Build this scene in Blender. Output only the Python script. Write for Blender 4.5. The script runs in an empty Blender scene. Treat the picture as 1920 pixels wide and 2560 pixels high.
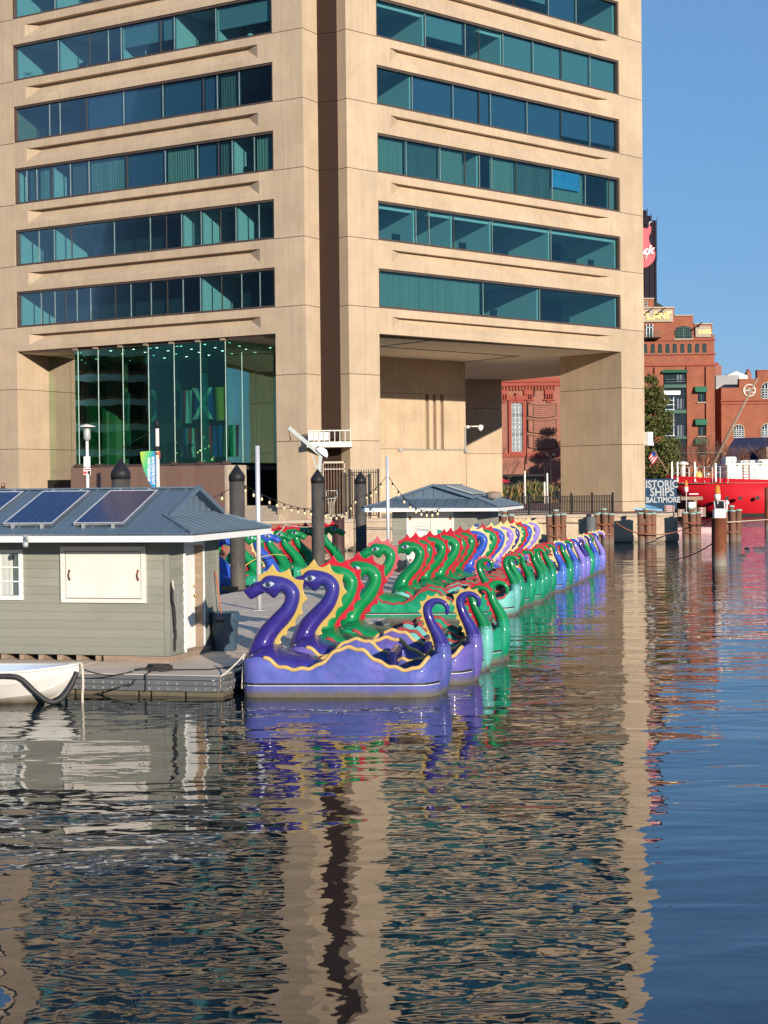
import bpy, bmesh, math, random
from mathutils import Vector, Matrix, noise
from math import sin, cos, pi, sqrt, atan2, radians as R
random.seed(11)
S = bpy.context.scene
COL = S.collection

# ---------------------------------------------------------------- camera
cd = bpy.data.cameras.new('camera')
cam = bpy.data.objects.new('camera', cd)
COL.objects.link(cam)
cd.sensor_fit = 'VERTICAL'
cd.sensor_height = 36
cd.sensor_width = 27
cd.lens = 55.33
cd.clip_start = 0.2
cd.clip_end = 5000
cam.matrix_world = Matrix.Translation((0, 0, 3.5)) @ Matrix.Rotation(R(90 - 0.979), 4, 'X') @ Matrix.Rotation(R(-0.611), 4, 'Z')
S.camera = cam

# ---------------------------------------------------------------- sky, sun, exposure
SUN_EL, SUN_AZ = R(12.5), R(155)          # azimuth clockwise from +Y
w = bpy.data.worlds.new('World')
S.world = w
w.use_nodes = True
wt = w.node_tree
sky = wt.nodes.new('ShaderNodeTexSky')
sky.sky_type = 'NISHITA'
sky.sun_disc = False
sky.sun_elevation = SUN_EL
sky.sun_rotation = SUN_AZ
sky.air_density = 1.0
sky.dust_density = 0.0
sky.ozone_density = 8.0
gam = wt.nodes.new('ShaderNodeGamma')               # soft camera-like response for the whole sky
gam.inputs[1].default_value = 0.45
tin = wt.nodes.new('ShaderNodeMix')
tin.data_type = 'RGBA'
tin.blend_type = 'MULTIPLY'
tin.inputs['Factor'].default_value = 1
tin.inputs['B'].default_value = (1.06, 1.25, 1.52, 1)
wt.links.new(sky.outputs[0], gam.inputs[0])
wt.links.new(gam.outputs[0], tin.inputs['A'])
wt.links.new(tin.outputs['Result'], wt.nodes['Background'].inputs[0])
wt.nodes['Background'].inputs[1].default_value = 0.15
sd = bpy.data.lights.new('sun', 'SUN')
sd.energy = 4.2
sd.angle = R(0.5)
sd.color = (1.0, 0.89, 0.75)
sun = bpy.data.objects.new('sun', sd)
COL.objects.link(sun)
sun.rotation_euler = Vector((sin(SUN_AZ) * cos(SUN_EL), cos(SUN_AZ) * cos(SUN_EL), sin(SUN_EL))).to_track_quat('Z', 'Y').to_euler()
sun.location = (30, -60, 40)
vs = S.view_settings
S.display_settings.display_device = 'sRGB'
vs.view_transform = 'Standard'
vs.look = 'None'
vs.exposure = 0.55
vs.gamma = 1
vs.use_curve_mapping = False
S.cycles.max_bounces = 8
S.cycles.transparent_max_bounces = 12
S.cycles.caustics_reflective = False
S.cycles.caustics_refractive = False

# ---------------------------------------------------------------- materials
def nd(t, kind, **kw):
    n = t.nodes.new(kind)
    for k, v in kw.items():
        if k in n.inputs.keys() if isinstance(k, str) else False:
            n.inputs[k].default_value = v
        else:
            setattr(n, k, v)
    return n

def col4(c):
    return (c[0], c[1], c[2], 1)

def MAT(name, col, rough=0.6, metal=0.0, var=0.18, vs=2.0, stretch=(1, 1, 1), bump=0.0, bs=20.0, coat=0.0, col2=None, c2s=1.0, c2at=0.55,
        c2w=0.12, streak=0.0, band=None, emit=0.0, rnd=0.0, spec=0.5, bstretch=(1, 1, 1)):
    m = bpy.data.materials.new(name)
    m.use_nodes = True
    t = m.node_tree
    b = t.nodes['Principled BSDF']
    b.inputs['Roughness'].default_value = rough
    b.inputs['Metallic'].default_value = metal
    b.inputs['Specular IOR Level'].default_value = spec
    b.inputs['Coat Weight'].default_value = coat
    b.inputs['Coat Roughness'].default_value = 0.06
    tc = t.nodes.new('ShaderNodeTexCoord')
    mp = t.nodes.new('ShaderNodeMapping')
    mp.inputs['Scale'].default_value = stretch
    t.links.new(tc.outputs['Object'], mp.inputs[0])
    n = t.nodes.new('ShaderNodeTexNoise')
    n.inputs['Scale'].default_value = vs
    n.inputs['Detail'].default_value = 5
    n.inputs['Roughness'].default_value = 0.65
    t.links.new(mp.outputs[0], n.inputs['Vector'])
    mx = t.nodes.new('ShaderNodeMix')
    mx.data_type = 'RGBA'
    mx.inputs['A'].default_value = col4([c * (1 - var) for c in col])
    mx.inputs['B'].default_value = col4([min(1, c * (1 + var)) for c in col])
    rg = t.nodes.new('ShaderNodeMapRange')
    rg.inputs[1].default_value = 0.3
    rg.inputs[2].default_value = 0.7
    t.links.new(n.outputs['Fac'], rg.inputs[0])
    t.links.new(rg.outputs[0], mx.inputs['Factor'])
    out = mx.outputs['Result']

    def layer(fac, c):
        nonlocal out
        x = t.nodes.new('ShaderNodeMix')
        x.data_type = 'RGBA'
        t.links.new(out, x.inputs['A'])
        x.inputs['B'].default_value = col4(c)
        t.links.new(fac, x.inputs['Factor'])
        out = x.outputs['Result']
    if col2 is not None:
        n2 = t.nodes.new('ShaderNodeTexNoise')
        n2.inputs['Scale'].default_value = c2s
        n2.inputs['Detail'].default_value = 6
        n2.inputs['Roughness'].default_value = 0.7
        t.links.new(mp.outputs[0], n2.inputs['Vector'])
        r2 = t.nodes.new('ShaderNodeMapRange')
        r2.inputs[1].default_value = c2at
        r2.inputs[2].default_value = c2at + c2w
        t.links.new(n2.outputs['Fac'], r2.inputs[0])
        layer(r2.outputs[0], col2)
    if streak > 0:
        ms = t.nodes.new('ShaderNodeMapping')
        ms.inputs['Scale'].default_value = (3.2, 3.2, 0.12)
        t.links.new(tc.outputs['Object'], ms.inputs[0])
        n3 = t.nodes.new('ShaderNodeTexNoise')
        n3.inputs['Scale'].default_value = 1.6
        n3.inputs['Detail'].default_value = 5
        t.links.new(ms.outputs[0], n3.inputs['Vector'])
        r3 = t.nodes.new('ShaderNodeMapRange')
        r3.inputs[1].default_value = 0.45
        r3.inputs[2].default_value = 0.8
        r3.inputs[4].default_value = streak
        t.links.new(n3.outputs['Fac'], r3.inputs[0])
        layer(r3.outputs[0], [c * 0.45 for c in col])
    if band is not None:                 # stain that reaches from z0 up to z1 (object space), ragged edge
        z0, z1, bc = band
        sx = t.nodes.new('ShaderNodeSeparateXYZ')
        t.links.new(tc.outputs['Object'], sx.inputs[0])
        ad = t.nodes.new('ShaderNodeMath')
        ad.operation = 'MULTIPLY_ADD'
        t.links.new(n.outputs['Fac'], ad.inputs[0])
        ad.inputs[1].default_value = -(z1 - z0) * 1.2
        t.links.new(sx.outputs['Z'], ad.inputs[2])
        r4 = t.nodes.new('ShaderNodeMapRange')
        r4.inputs[1].default_value = z0 - (z1 - z0) * 0.6
        r4.inputs[2].default_value = z1 - (z1 - z0) * 0.6
        r4.inputs[3].default_value = 1
        r4.inputs[4].default_value = 0
        t.links.new(ad.outputs[0], r4.inputs[0])
        layer(r4.outputs[0], bc)
    if rnd > 0:
        oi = t.nodes.new('ShaderNodeObjectInfo')
        r5 = t.nodes.new('ShaderNodeMapRange')
        r5.inputs[3].default_value = 1 - rnd
        r5.inputs[4].default_value = 1 + rnd
        t.links.new(oi.outputs['Random'], r5.inputs[0])
        hs = t.nodes.new('ShaderNodeHueSaturation')
        t.links.new(r5.outputs[0], hs.inputs['Value'])
        t.links.new(out, hs.inputs['Color'])
        out = hs.outputs['Color']
    t.links.new(out, b.inputs['Base Color'])
    if bump > 0:
        mb_ = t.nodes.new('ShaderNodeMapping')
        mb_.inputs['Scale'].default_value = bstretch
        t.links.new(tc.outputs['Object'], mb_.inputs[0])
        nb = t.nodes.new('ShaderNodeTexNoise')
        nb.inputs['Scale'].default_value = bs
        nb.inputs['Detail'].default_value = 4
        t.links.new(mb_.outputs[0], nb.inputs['Vector'])
        bp = t.nodes.new('ShaderNodeBump')
        bp.inputs['Distance'].default_value = bump
        bp.inputs['Strength'].default_value = 1
        t.links.new(nb.outputs['Fac'], bp.inputs['Height'])
        t.links.new(bp.outputs[0], b.inputs['Normal'])
    if emit > 0:
        b.inputs['Emission Color'].default_value = col4(col)
        b.inputs['Emission Strength'].default_value = emit
    return m

def GLASS(name, tint, refl=1.0, rough=0.0, ior=1.52, gtint=(1, 1, 1), wob=0.012):
    m = bpy.data.materials.new(name)
    m.use_nodes = True
    t = m.node_tree
    t.nodes.remove(t.nodes['Principled BSDF'])
    o = t.nodes['Material Output']
    tr = t.nodes.new('ShaderNodeBsdfTransparent')
    tr.inputs[0].default_value = col4(tint)
    gl = t.nodes.new('ShaderNodeBsdfGlossy')
    gl.inputs['Roughness'].default_value = rough
    gl.inputs['Color'].default_value = col4(gtint)
    tc = t.nodes.new('ShaderNodeTexCoord')
    n = t.nodes.new('ShaderNodeTexNoise')
    n.inputs['Scale'].default_value = 0.45
    t.links.new(tc.outputs['Object'], n.inputs['Vector'])
    bp = t.nodes.new('ShaderNodeBump')
    bp.inputs['Distance'].default_value = wob
    t.links.new(n.outputs['Fac'], bp.inputs['Height'])
    t.links.new(bp.outputs[0], gl.inputs['Normal'])
    fr = t.nodes.new('ShaderNodeFresnel')
    fr.inputs['IOR'].default_value = ior
    ml = t.nodes.new('ShaderNodeMath')
    ml.operation = 'MULTIPLY'
    ml.inputs[1].default_value = refl
    ml.use_clamp = True
    t.links.new(fr.outputs[0], ml.inputs[0])
    mx = t.nodes.new('ShaderNodeMixShader')
    t.links.new(ml.outputs[0], mx.inputs[0])
    t.links.new(tr.outputs[0], mx.inputs[1])
    t.links.new(gl.outputs[0], mx.inputs[2])
    t.links.new(mx.outputs[0], o.inputs[0])
    return m

K = {}
K['concrete'] = MAT('tan_concrete', (0.51, 0.388, 0.262), 0.85, var=0.10, vs=0.5, bump=0.005, bs=9, bstretch=(1, 1, 0.15), streak=0.27, col2=(0.43, 0.325, 0.215), c2s=0.35, c2at=0.48, c2w=0.25, rnd=0.05)
K['joint'] = MAT('dark_joint', (0.10, 0.07, 0.045), 0.9)
K['soffit'] = MAT('brightened_soffit', (0.78, 0.71, 0.59), 0.9, var=0.05, vs=.4)  # pale colour stands in for sunlight bounced up off the water
K['bounce_paving'] = MAT('pale_bounce_paving', (0.58, 0.51, 0.42), 0.9, var=.1)
K['bronze'] = MAT('dark_brown_panel', (0.045, 0.026, 0.019), 0.8, var=0.08, streak=0.15, spec=0.1)
K['frame'] = MAT('brown_frame', (0.075, 0.05, 0.04), 0.5)
K['mull'] = MAT('thin_mullion', (0.25, 0.32, 0.32), 0.4)
K['glass'] = GLASS('office_glass', (0.56, 0.755, 0.775), 0.20)
K['glasslow'] = GLASS('lobby_glass', (0.50, 0.80, 0.70), 0.40, gtint=(0.55, 1.0, 0.86), wob=0.003)
K['glassret'] = GLASS('pale_lobby_glass', (0.66, 0.93, 0.70), 0.5)
K['glassclr'] = GLASS('clear_glass', (0.92, 0.93, 0.92), 0.25)
K['glassedge'] = MAT('glass_edge', (0.55, 0.72, 0.62), 0.35)
K['ceil'] = MAT('ceiling', (0.42, 0.45, 0.42), 0.9)
K['part'] = MAT('white_partition', (0.85, 0.84, 0.78), 0.85, var=0.05)
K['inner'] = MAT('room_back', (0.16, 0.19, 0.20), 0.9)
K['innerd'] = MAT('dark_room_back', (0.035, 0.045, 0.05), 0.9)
K['floor'] = MAT('office_floor', (0.12, 0.13, 0.14), 0.9)
K['lobbydark'] = MAT('darkened_lobby', (0.016, 0.018, 0.02), 0.8, var=.3, vs=.6)  # lobby shade put into the colour, dimming the sun that falls in
K['blind'] = MAT('roller_blind', (0.135, 0.175, 0.28), 0.95, var=0.04, spec=.1)
K['blindt'] = MAT('pale_blind', (0.33, 0.38, 0.40), 0.95, var=0.04, spec=.1)
K['blindd'] = MAT('dark_blind', (0.12, 0.15, 0.17), 0.9, var=0.04)
K['curt'] = MAT('pleated_curtain', (0.36, 0.36, 0.29), 0.95, vs=1, stretch=(9, 9, 0.05), var=0.25)
K['curtd'] = MAT('dark_pleated_curtain', (0.17, 0.18, 0.155), 0.95, vs=1, stretch=(9, 9, 0.05), var=0.3)
K['tarp'] = MAT('blue_tarp', (0.10, 0.42, 0.80), 0.7)
K['granite'] = MAT('brown_granite', (0.205, 0.125, 0.09), 0.45, var=0.12, vs=12, streak=0.15, rnd=0.08)
K['stone'] = MAT('pale_stone', (0.40, 0.33, 0.25), 0.85, var=0.12, vs=3, rnd=0.05)
K['bulk'] = MAT('bulkhead_concrete', (0.46, 0.35, 0.25), 0.9, var=0.16, vs=1.5, streak=0.2, band=(-0.1, 0.35, (0.17, 0.15, 0.12)), bump=0.01, bs=6, rnd=0.07)
K['brickpave'] = MAT('brick_paving', (0.25, 0.105, 0.07), 0.9, var=0.15, vs=1.5, rnd=0.05)
K['brick'] = MAT('red_brick', (0.305, 0.108, 0.064), 0.95, spec=.2, var=0.16, vs=0.8, col2=(0.235, 0.088, 0.058), c2s=0.25, c2at=0.5, c2w=0.2, rnd=0.04)
K['brickdk'] = MAT('dark_red_trim', (0.31, 0.07, 0.045), 0.9, var=0.1)
K['brickpk'] = MAT('pinkish_brick', (0.30, 0.125, 0.085), 0.9, var=0.14)
K['white'] = MAT('white_paint', (0.80, 0.79, 0.76), 0.5, var=0.03)
K['worn'] = MAT('worn_white_paint', (0.70, 0.66, 0.60), 0.65, var=0.07, vs=2, col2=(0.45, 0.34, 0.24), c2s=2.2, c2at=0.66, c2w=0.12)
K['siding'] = MAT('sage_siding', (0.262, 0.262, 0.218), 0.8, var=0.08, vs=1.3, stretch=(0.4, 1, 1), col2=(0.20, 0.20, 0.16), c2s=0.8, c2at=0.5, c2w=0.2, rnd=0.08, band=(.15, .75, (.20, .203, .168)), bump=0.002, bs=30, bstretch=(0.1, 1, 1))
K['roof'] = MAT('blue_grey_metal_roof', (0.125, 0.180, 0.235), 0.45, metal=0.2, var=0.07, vs=1.2, rnd=0.03)
K['pvcell'] = MAT('solar_cell', (0.007, 0.015, 0.075), 0.15, var=0.25, vs=14, coat=0.45, rnd=0.15)
K['pvline'] = MAT('solar_backing', (0.16, 0.19, 0.28), 0.3)
K['alum'] = MAT('aluminium', (0.68, 0.68, 0.68), 0.42, metal=0.35, var=0.06, vs=1, stretch=(8, 8, .3))
K['galv'] = MAT('galvanised_steel', (0.40, 0.43, 0.42), 0.5, metal=0.25, var=0.1)
K['weath'] = MAT('weathered_wood', (0.28, 0.205, 0.145), 0.85, var=0.25, vs=3, stretch=(0.4, 3, 3), bump=0.004, bs=30)
K['wale'] = MAT('grey_timber_wale', (0.115, 0.12, 0.125), 0.7, var=0.25, vs=1.2, stretch=(0.3, 3, 3), bump=0.004, bs=14, bstretch=(.2, 2, 2))
K['float'] = MAT('dock_float', (0.17, 0.145, 0.095), 0.9, var=0.35, vs=2.5, band=(-0.2, 0.16, (0.02, 0.022, 0.014)), bump=0.01, bs=8)
K['dock'] = MAT('dock_concrete', (0.66, 0.535, 0.415), 0.9, var=0.10, vs=1.3, bump=0.004, bs=40, col2=(0.54, 0.435, 0.34), c2s=0.5, c2at=0.5, c2w=0.25)
K['pile'] = MAT('black_pile_sleeve', (0.070, 0.063, 0.057), 0.7, spec=.25, band=(.1, 1.5, (.125, .108, .09)), var=0.35, vs=1.5, stretch=(2, 2, 0.7), col2=(0.16, 0.15, 0.14), c2s=1.1, c2at=0.56, c2w=0.2, bump=0.004, bs=12)
K['black'] = MAT('black_plastic', (0.016, 0.016, 0.018), 0.55, var=0.2, spec=.3)
K['iron'] = MAT('black_iron', (0.018, 0.017, 0.017), 0.7, var=0.2, spec=.25)
K['rubber'] = MAT('black_rubber', (0.02, 0.02, 0.022), 0.6, var=0.3, vs=6, col2=(0.10, 0.10, 0.10), c2s=5, c2at=0.6, c2w=.15)
K['rust'] = MAT('rusted_steel', (0.25, 0.080, 0.038), 0.8, var=0.3, vs=1.4, stretch=(1.5, 1.5, 0.5), band=(0.1, 0.62, (0.30, 0.27, 0.22)), col2=(0.10, 0.035, 0.02), c2s=2, c2at=0.52, c2w=.15, bump=0.006, bs=14)
K['rustdk'] = MAT('dark_brown_steel', (0.055, 0.022, 0.016), 0.6, var=0.3, vs=1.5)
K['timber'] = MAT('brown_timber_pile', (0.20, 0.092, 0.055), 0.85, var=0.3, vs=1.6, stretch=(5, 5, 0.5), band=(-0.1, 0.5, (0.19, 0.165, 0.13)), streak=0.4, bump=0.01, bs=10, bstretch=(3, 3, .3), rnd=0.15)
K['patina'] = MAT('patina_cap', (0.28, 0.42, 0.36), 0.8, var=0.2, vs=6)
K['rope'] = MAT('pale_rope', (0.55, 0.49, 0.40), 0.95, var=0.25, vs=30)
K['ropedk'] = MAT('dark_rope', (0.028, 0.027, 0.026), 0.9, var=0.4, vs=20)
K['ropeyl'] = MAT('yellow_line', (0.60, 0.46, 0.08), 0.9)
K['bin'] = MAT('blue_grey_bin', (0.048, 0.085, 0.125), 0.5, var=0.12, vs=3)
K['orange'] = MAT('orange_handle', (0.42, 0.12, 0.05), 0.6)
K['brass'] = MAT('brass', (0.62, 0.45, 0.16), 0.3, metal=0.9)
K['dinghy'] = MAT('scuffed_white_gelcoat', (0.66, 0.64, 0.60), 0.45, var=0.07, vs=3, band=(-0.02, 0.2, (0.17, 0.12, 0.045)), col2=(0.36, 0.31, 0.24), c2s=3.5, c2at=0.62, c2w=0.12)
K['dinghyin'] = MAT('pale_blue_gelcoat', (0.46, 0.55, 0.68), 0.4, var=0.06)
K['shipred'] = MAT('ship_red', (0.60, 0.012, 0.022), 0.42, var=0.06, vs=0.5, rnd=0)
K['shipwht'] = MAT('ship_white', (0.78, 0.77, 0.70), 0.5, var=0.05)
K['boot'] = MAT('ship_boot_band', (0.06, 0.055, 0.05), 0.7, var=0.4, vs=1.2)
K['navyroof'] = MAT('navy_roof', (0.03, 0.036, 0.08), 0.9, spec=.2)
K['dkgreen'] = MAT('dark_green_paint', (0.02, 0.085, 0.055), 0.6)
K['green_awn'] = MAT('green_awning', (0.025, 0.14, 0.075), 0.8)
K['darkwin'] = MAT('dark_window', (0.012, 0.018, 0.022), 0.12, var=0.3)
K['gold'] = MAT('gilt_letter', (0.85, 0.58, 0.14), 0.35, metal=0.3)
K['orlight'] = MAT('orange_beacon', (0.9, 0.22, 0.02), 0.3)
K['bulb'] = MAT('warm_bulb', (0.8, 0.62, 0.36), 0.3, emit=0.12)
K['treelight'] = MAT('tree_light', (1.0, 0.7, 0.3), 0.3, emit=2.0)
K['treeleaf'] = MAT('lit_needles', (0.07, 0.15, 0.05), 0.8, var=.4)
K['downlight'] = MAT('downlight', (1.0, 0.95, 0.85), 0.3, emit=4)
K['navy'] = MAT('navy_sign', (0.03, 0.065, 0.12), 0.9, spec=.15)
K['signpale'] = MAT('pale_sign_letter', (0.40, 0.43, 0.46), 0.9, var=.15)
K['skyblue'] = MAT('blue_canopy', (0.18, 0.42, 0.60), 0.6)
K['pink'] = MAT('faded_pink_board', (0.55, 0.36, 0.36), 0.8, var=0.2)
K['leafdk'] = MAT('dark_needles', (0.082, 0.096, 0.018), 0.7, var=0.45, vs=0.9)
K['leafyl'] = MAT('yellow_green_leaves', (0.15, 0.125, 0.025), 0.8, var=0.45, vs=1.2)
K['leafgr'] = MAT('green_shrub_leaves', (0.06, 0.09, 0.02), 0.7, var=0.5, vs=1.5)
K['straw'] = MAT('dry_grass', (0.38, 0.24, 0.09), 0.9, var=0.3, vs=1.5)
K['bark'] = MAT('bark', (0.10, 0.065, 0.045), 0.9, var=0.3)
K['twig'] = MAT('bare_twig', (0.16, 0.085, 0.065), 0.9, var=0.3)
K['black2'] = MAT('charcoal_cladding', (0.026, 0.022, 0.03), 0.9, var=0.15, vs=.3, spec=.1)
K['signred'] = MAT('sign_red', (0.62, 0.022, 0.05), 0.45, var=0.05)
K['teal'] = MAT('teal_poster', (0.0, 0.30, 0.22), 0.6)
K['paper'] = MAT('paper', (0.74, 0.73, 0.70), 0.8, var=0.03)
K['ink'] = MAT('ink', (0.03, 0.03, 0.035), 0.8)
K['signblue'] = MAT('blue_notice', (0.03, 0.07, 0.24), 0.6)
K['skin'] = MAT('skin', (0.42, 0.25, 0.18), 0.6)
K['hair'] = MAT('auburn_hair', (0.10, 0.035, 0.015), 0.6, vs=30, var=.4)
K['cloth'] = MAT('dark_jacket', (0.05, 0.06, 0.09), 0.9)
K['oldgrey'] = MAT('grey_corrugated', (0.36, 0.37, 0.38), 0.6, var=.1)
K['muntin'] = MAT('pale_muntin', (0.52, 0.58, 0.60), 0.5)

# ---------------------------------------------------------------- mesh helpers
def rowlen(a, b):
    return (Vector(b) - Vector(a)).length

class MB:
    def __init__(s, T=None):
        s.v, s.f, s.m, s.sm, s.T = [], [], [], [], T

    def add(s, vs_, fs, mi=0, sm=False):
        o = len(s.v)
        T = s.T
        s.v += [tuple(T(*p)) if T else tuple(p) for p in vs_]
        s.f += [tuple(i + o for i in f) for f in fs]
        s.m += [mi] * len(fs)
        s.sm += [sm] * len(fs)
        return s

    def box(s, x0, x1, y0, y1, z0, z1, mi=0):
        return s.add([(x, y, z) for z in (z0, z1) for y in (y0, y1) for x in (x0, x1)],
                     [(0, 2, 3, 1), (4, 5, 7, 6), (0, 1, 5, 4), (2, 6, 7, 3), (0, 4, 6, 2), (1, 3, 7, 5)], mi)

    def quad(s, *p, mi=0):
        return s.add(p, [tuple(range(len(p)))], mi)

    def rings(s, rs, mi=0, sm=True, caps=True, closed=True):
        n = len(rs[0])
        v = [p for r in rs for p in r]
        f = []
        for i in range(len(rs) - 1):
            for j in range(n if closed else n - 1):
                k = (j + 1) % n
                f.append((i * n + j, i * n + k, (i + 1) * n + k, (i + 1) * n + j))
        s.add(v, f, mi, sm)
        if caps and closed:
            o = len(s.v) - len(v)
            s.f += [tuple(o + j for j in reversed(range(n))), tuple(o + (len(rs) - 1) * n + j for j in range(n))]
            s.m += [mi, mi]
            s.sm += [False, False]
        return s

    def tube(s, path, r, n=8, mi=0, sm=True, caps=True):
        P = [Vector(p) for p in path]
        rr = r if isinstance(r, (list, tuple)) else [r] * len(P)
        up = None
        rs = []
        for i, p in enumerate(P):
            d = (P[min(i + 1, len(P) - 1)] - P[max(i - 1, 0)])
            d = d.normalized() if d.length > 1e-9 else Vector((0, 0, 1))
            if up is None:
                up = Vector((0, 0, 1)) if abs(d.z) < 0.9 else Vector((1, 0, 0))
            a = d.cross(up)
            a = a.normalized() if a.length > 1e-6 else d.orthogonal().normalized()
            up = a.cross(d).normalized()
            rs.append([p + a * (rr[i] * cos(2 * pi * k / n)) + up * (rr[i] * sin(2 * pi * k / n)) for k in range(n)])
        return s.rings(rs, mi, sm, caps)

    def bar(s, a, b, w_, h_, mi=0):
        a, b = Vector(a), Vector(b)
        d = (b - a).normalized()
        up = Vector((0, 0, 1)) if abs(d.z) < 0.95 else Vector((0, 1, 0))
        x = d.cross(up).normalized()
        y = x.cross(d)
        rs = [[p + x * (i * w_ / 2) + y * (j * h_ / 2) for i, j in ((-1, -1), (1, -1), (1, 1), (-1, 1))] for p in (a, b)]
        return s.rings(rs, mi, False)

    def lathe(s, prof, c=(0, 0), n=16, mi=0, sm=True, caps=True):
        return s.rings([[(c[0] + r * cos(2 * pi * k / n), c[1] + r * sin(2 * pi * k / n), z) for k in range(n)] for r, z in prof], mi, sm, caps)

    def prism(s, poly, f0, f1, mi=0, sm=False):
        """poly of 2D points; f0, f1 map a 2D point to 3D at either face"""
        return s.rings([[f0(*p) for p in poly], [f1(*p) for p in poly]], mi, sm)

    def build(s, name, mat, parent=None, world=False, bev=0.0, fix=True, seg=2, auto=None):
        me = bpy.data.meshes.new(name)
        off = Vector((0, 0, 0))
        if world and parent is not None:
            p = parent
            while p is not None:
                off += p.location
                p = p.parent
        me.from_pydata([tuple(Vector(p) - off) for p in s.v], [], s.f)
        for m in (mat if isinstance(mat, (list, tuple)) else [mat]):
            me.materials.append(m)
        me.polygons.foreach_set('material_index', s.m)
        me.polygons.foreach_set('use_smooth', s.sm)
        me.update()
        if fix:
            b = bmesh.new()
            b.from_mesh(me)
            bmesh.ops.recalc_face_normals(b, faces=b.faces)
            b.to_mesh(me)
            b.free()
        o = bpy.data.objects.new(name, me)
        COL.objects.link(o)
        if parent is not None:
            o.parent = parent
        if bev > 0:
            md = o.modifiers.new('bevel', 'BEVEL')
            md.width = bev
            md.segments = seg
            md.limit_method = 'ANGLE'
            md.angle_limit = R(40)
        return o

def tag(o, label=None, cat=None, group=None, kind=None):
    if label:
        o['label'] = label
    if cat:
        o['category'] = cat
    if group:
        o['group'] = group
    if kind:
        o['kind'] = kind
    return o

def thing(name, label, cat, loc=(0, 0, 0), rz=0.0, group=None):
    o = bpy.data.objects.new(name, None)
    o.empty_display_size = 0.3
    COL.objects.link(o)
    o.location = loc
    o.rotation_euler = (0, 0, rz)
    return tag(o, label, cat, group)

def kids(o):
    return [c for c in bpy.data.objects if c.parent == o]

_kids = {}
def dup(root, loc, rz, label, scheme=None):
    """copy of a thing with its parts and sub-parts; scheme maps material -> material"""
    if root.name not in _kids:
        def tree(o):
            return [(c, tree(c)) for c in kids(o)]
        _kids[root.name] = tree(root)
    r = root.copy()
    COL.objects.link(r)
    r.location, r.rotation_euler = loc, (0, 0, rz)
    r['label'] = label

    def rec(lst, par):
        for c, sub in lst:
            d = c.copy()
            COL.objects.link(d)
            d.parent = par
            if scheme:
                for sl in d.material_slots:
                    if sl.material in scheme:
                        nm = scheme[sl.material]
                        sl.link = 'OBJECT'
                        sl.material = nm
            rec(sub, d)
    rec(_kids[root.name], r)
    return r

def inst(o, loc=None, rot=None, scale=None, parent='same'):
    c = o.copy()
    COL.objects.link(c)
    if parent != 'same':
        c.parent = parent
    if loc is not None:
        c.location = loc
    if rot is not None:
        c.rotation_euler = rot
    if scale is not None:
        c.scale = scale
    return c

def text(name, body, size, mat, parent, mtx, ext=0.01, align='CENTER', shear=0.0, sx=1.0, fat=0.0):
    cu = bpy.data.curves.new(name, 'FONT')
    cu.body = body
    cu.size = size
    cu.extrude = ext
    cu.align_x = align
    cu.shear = shear
    cu.offset = fat
    cu.resolution_u = 3
    tmp = bpy.data.objects.new(name + '_src', cu)
    COL.objects.link(tmp)
    bpy.context.view_layer.update()
    me = bpy.data.meshes.new_from_object(tmp.evaluated_get(bpy.context.evaluated_depsgraph_get()))
    bpy.data.objects.remove(tmp)
    me.transform(Matrix.Diagonal((sx, 1, 1, 1)))
    me.materials.clear()
    me.materials.append(mat)
    o = bpy.data.objects.new(name, me)
    COL.objects.link(o)
    if parent is not None:
        o.parent = parent
    o.matrix_local = mtx
    return o

def face_mtx(p, right, up):
    """text matrix: local x along right, local y along up"""
    r, u = Vector(right).normalized(), Vector(up).normalized()
    n = r.cross(u)
    m = Matrix((r, u, n)).transposed().to_4x4()
    m.translation = Vector(p)
    return m

def spline(pts, n):
    """Catmull-Rom through 2D/3D points, n steps per span"""
    P = [Vector(p) for p in pts]
    out = []
    for i in range(len(P) - 1):
        a, b, c, d = P[max(i - 1, 0)], P[i], P[i + 1], P[min(i + 2, len(P) - 1)]
        for k in range(n):
            t = k / n
            out.append(0.5 * ((2 * b) + (c - a) * t + (2 * a - 5 * b + 4 * c - d) * t * t + (3 * b - a - 3 * c + d) * t ** 3))
    out.append(P[-1])
    return out

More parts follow.
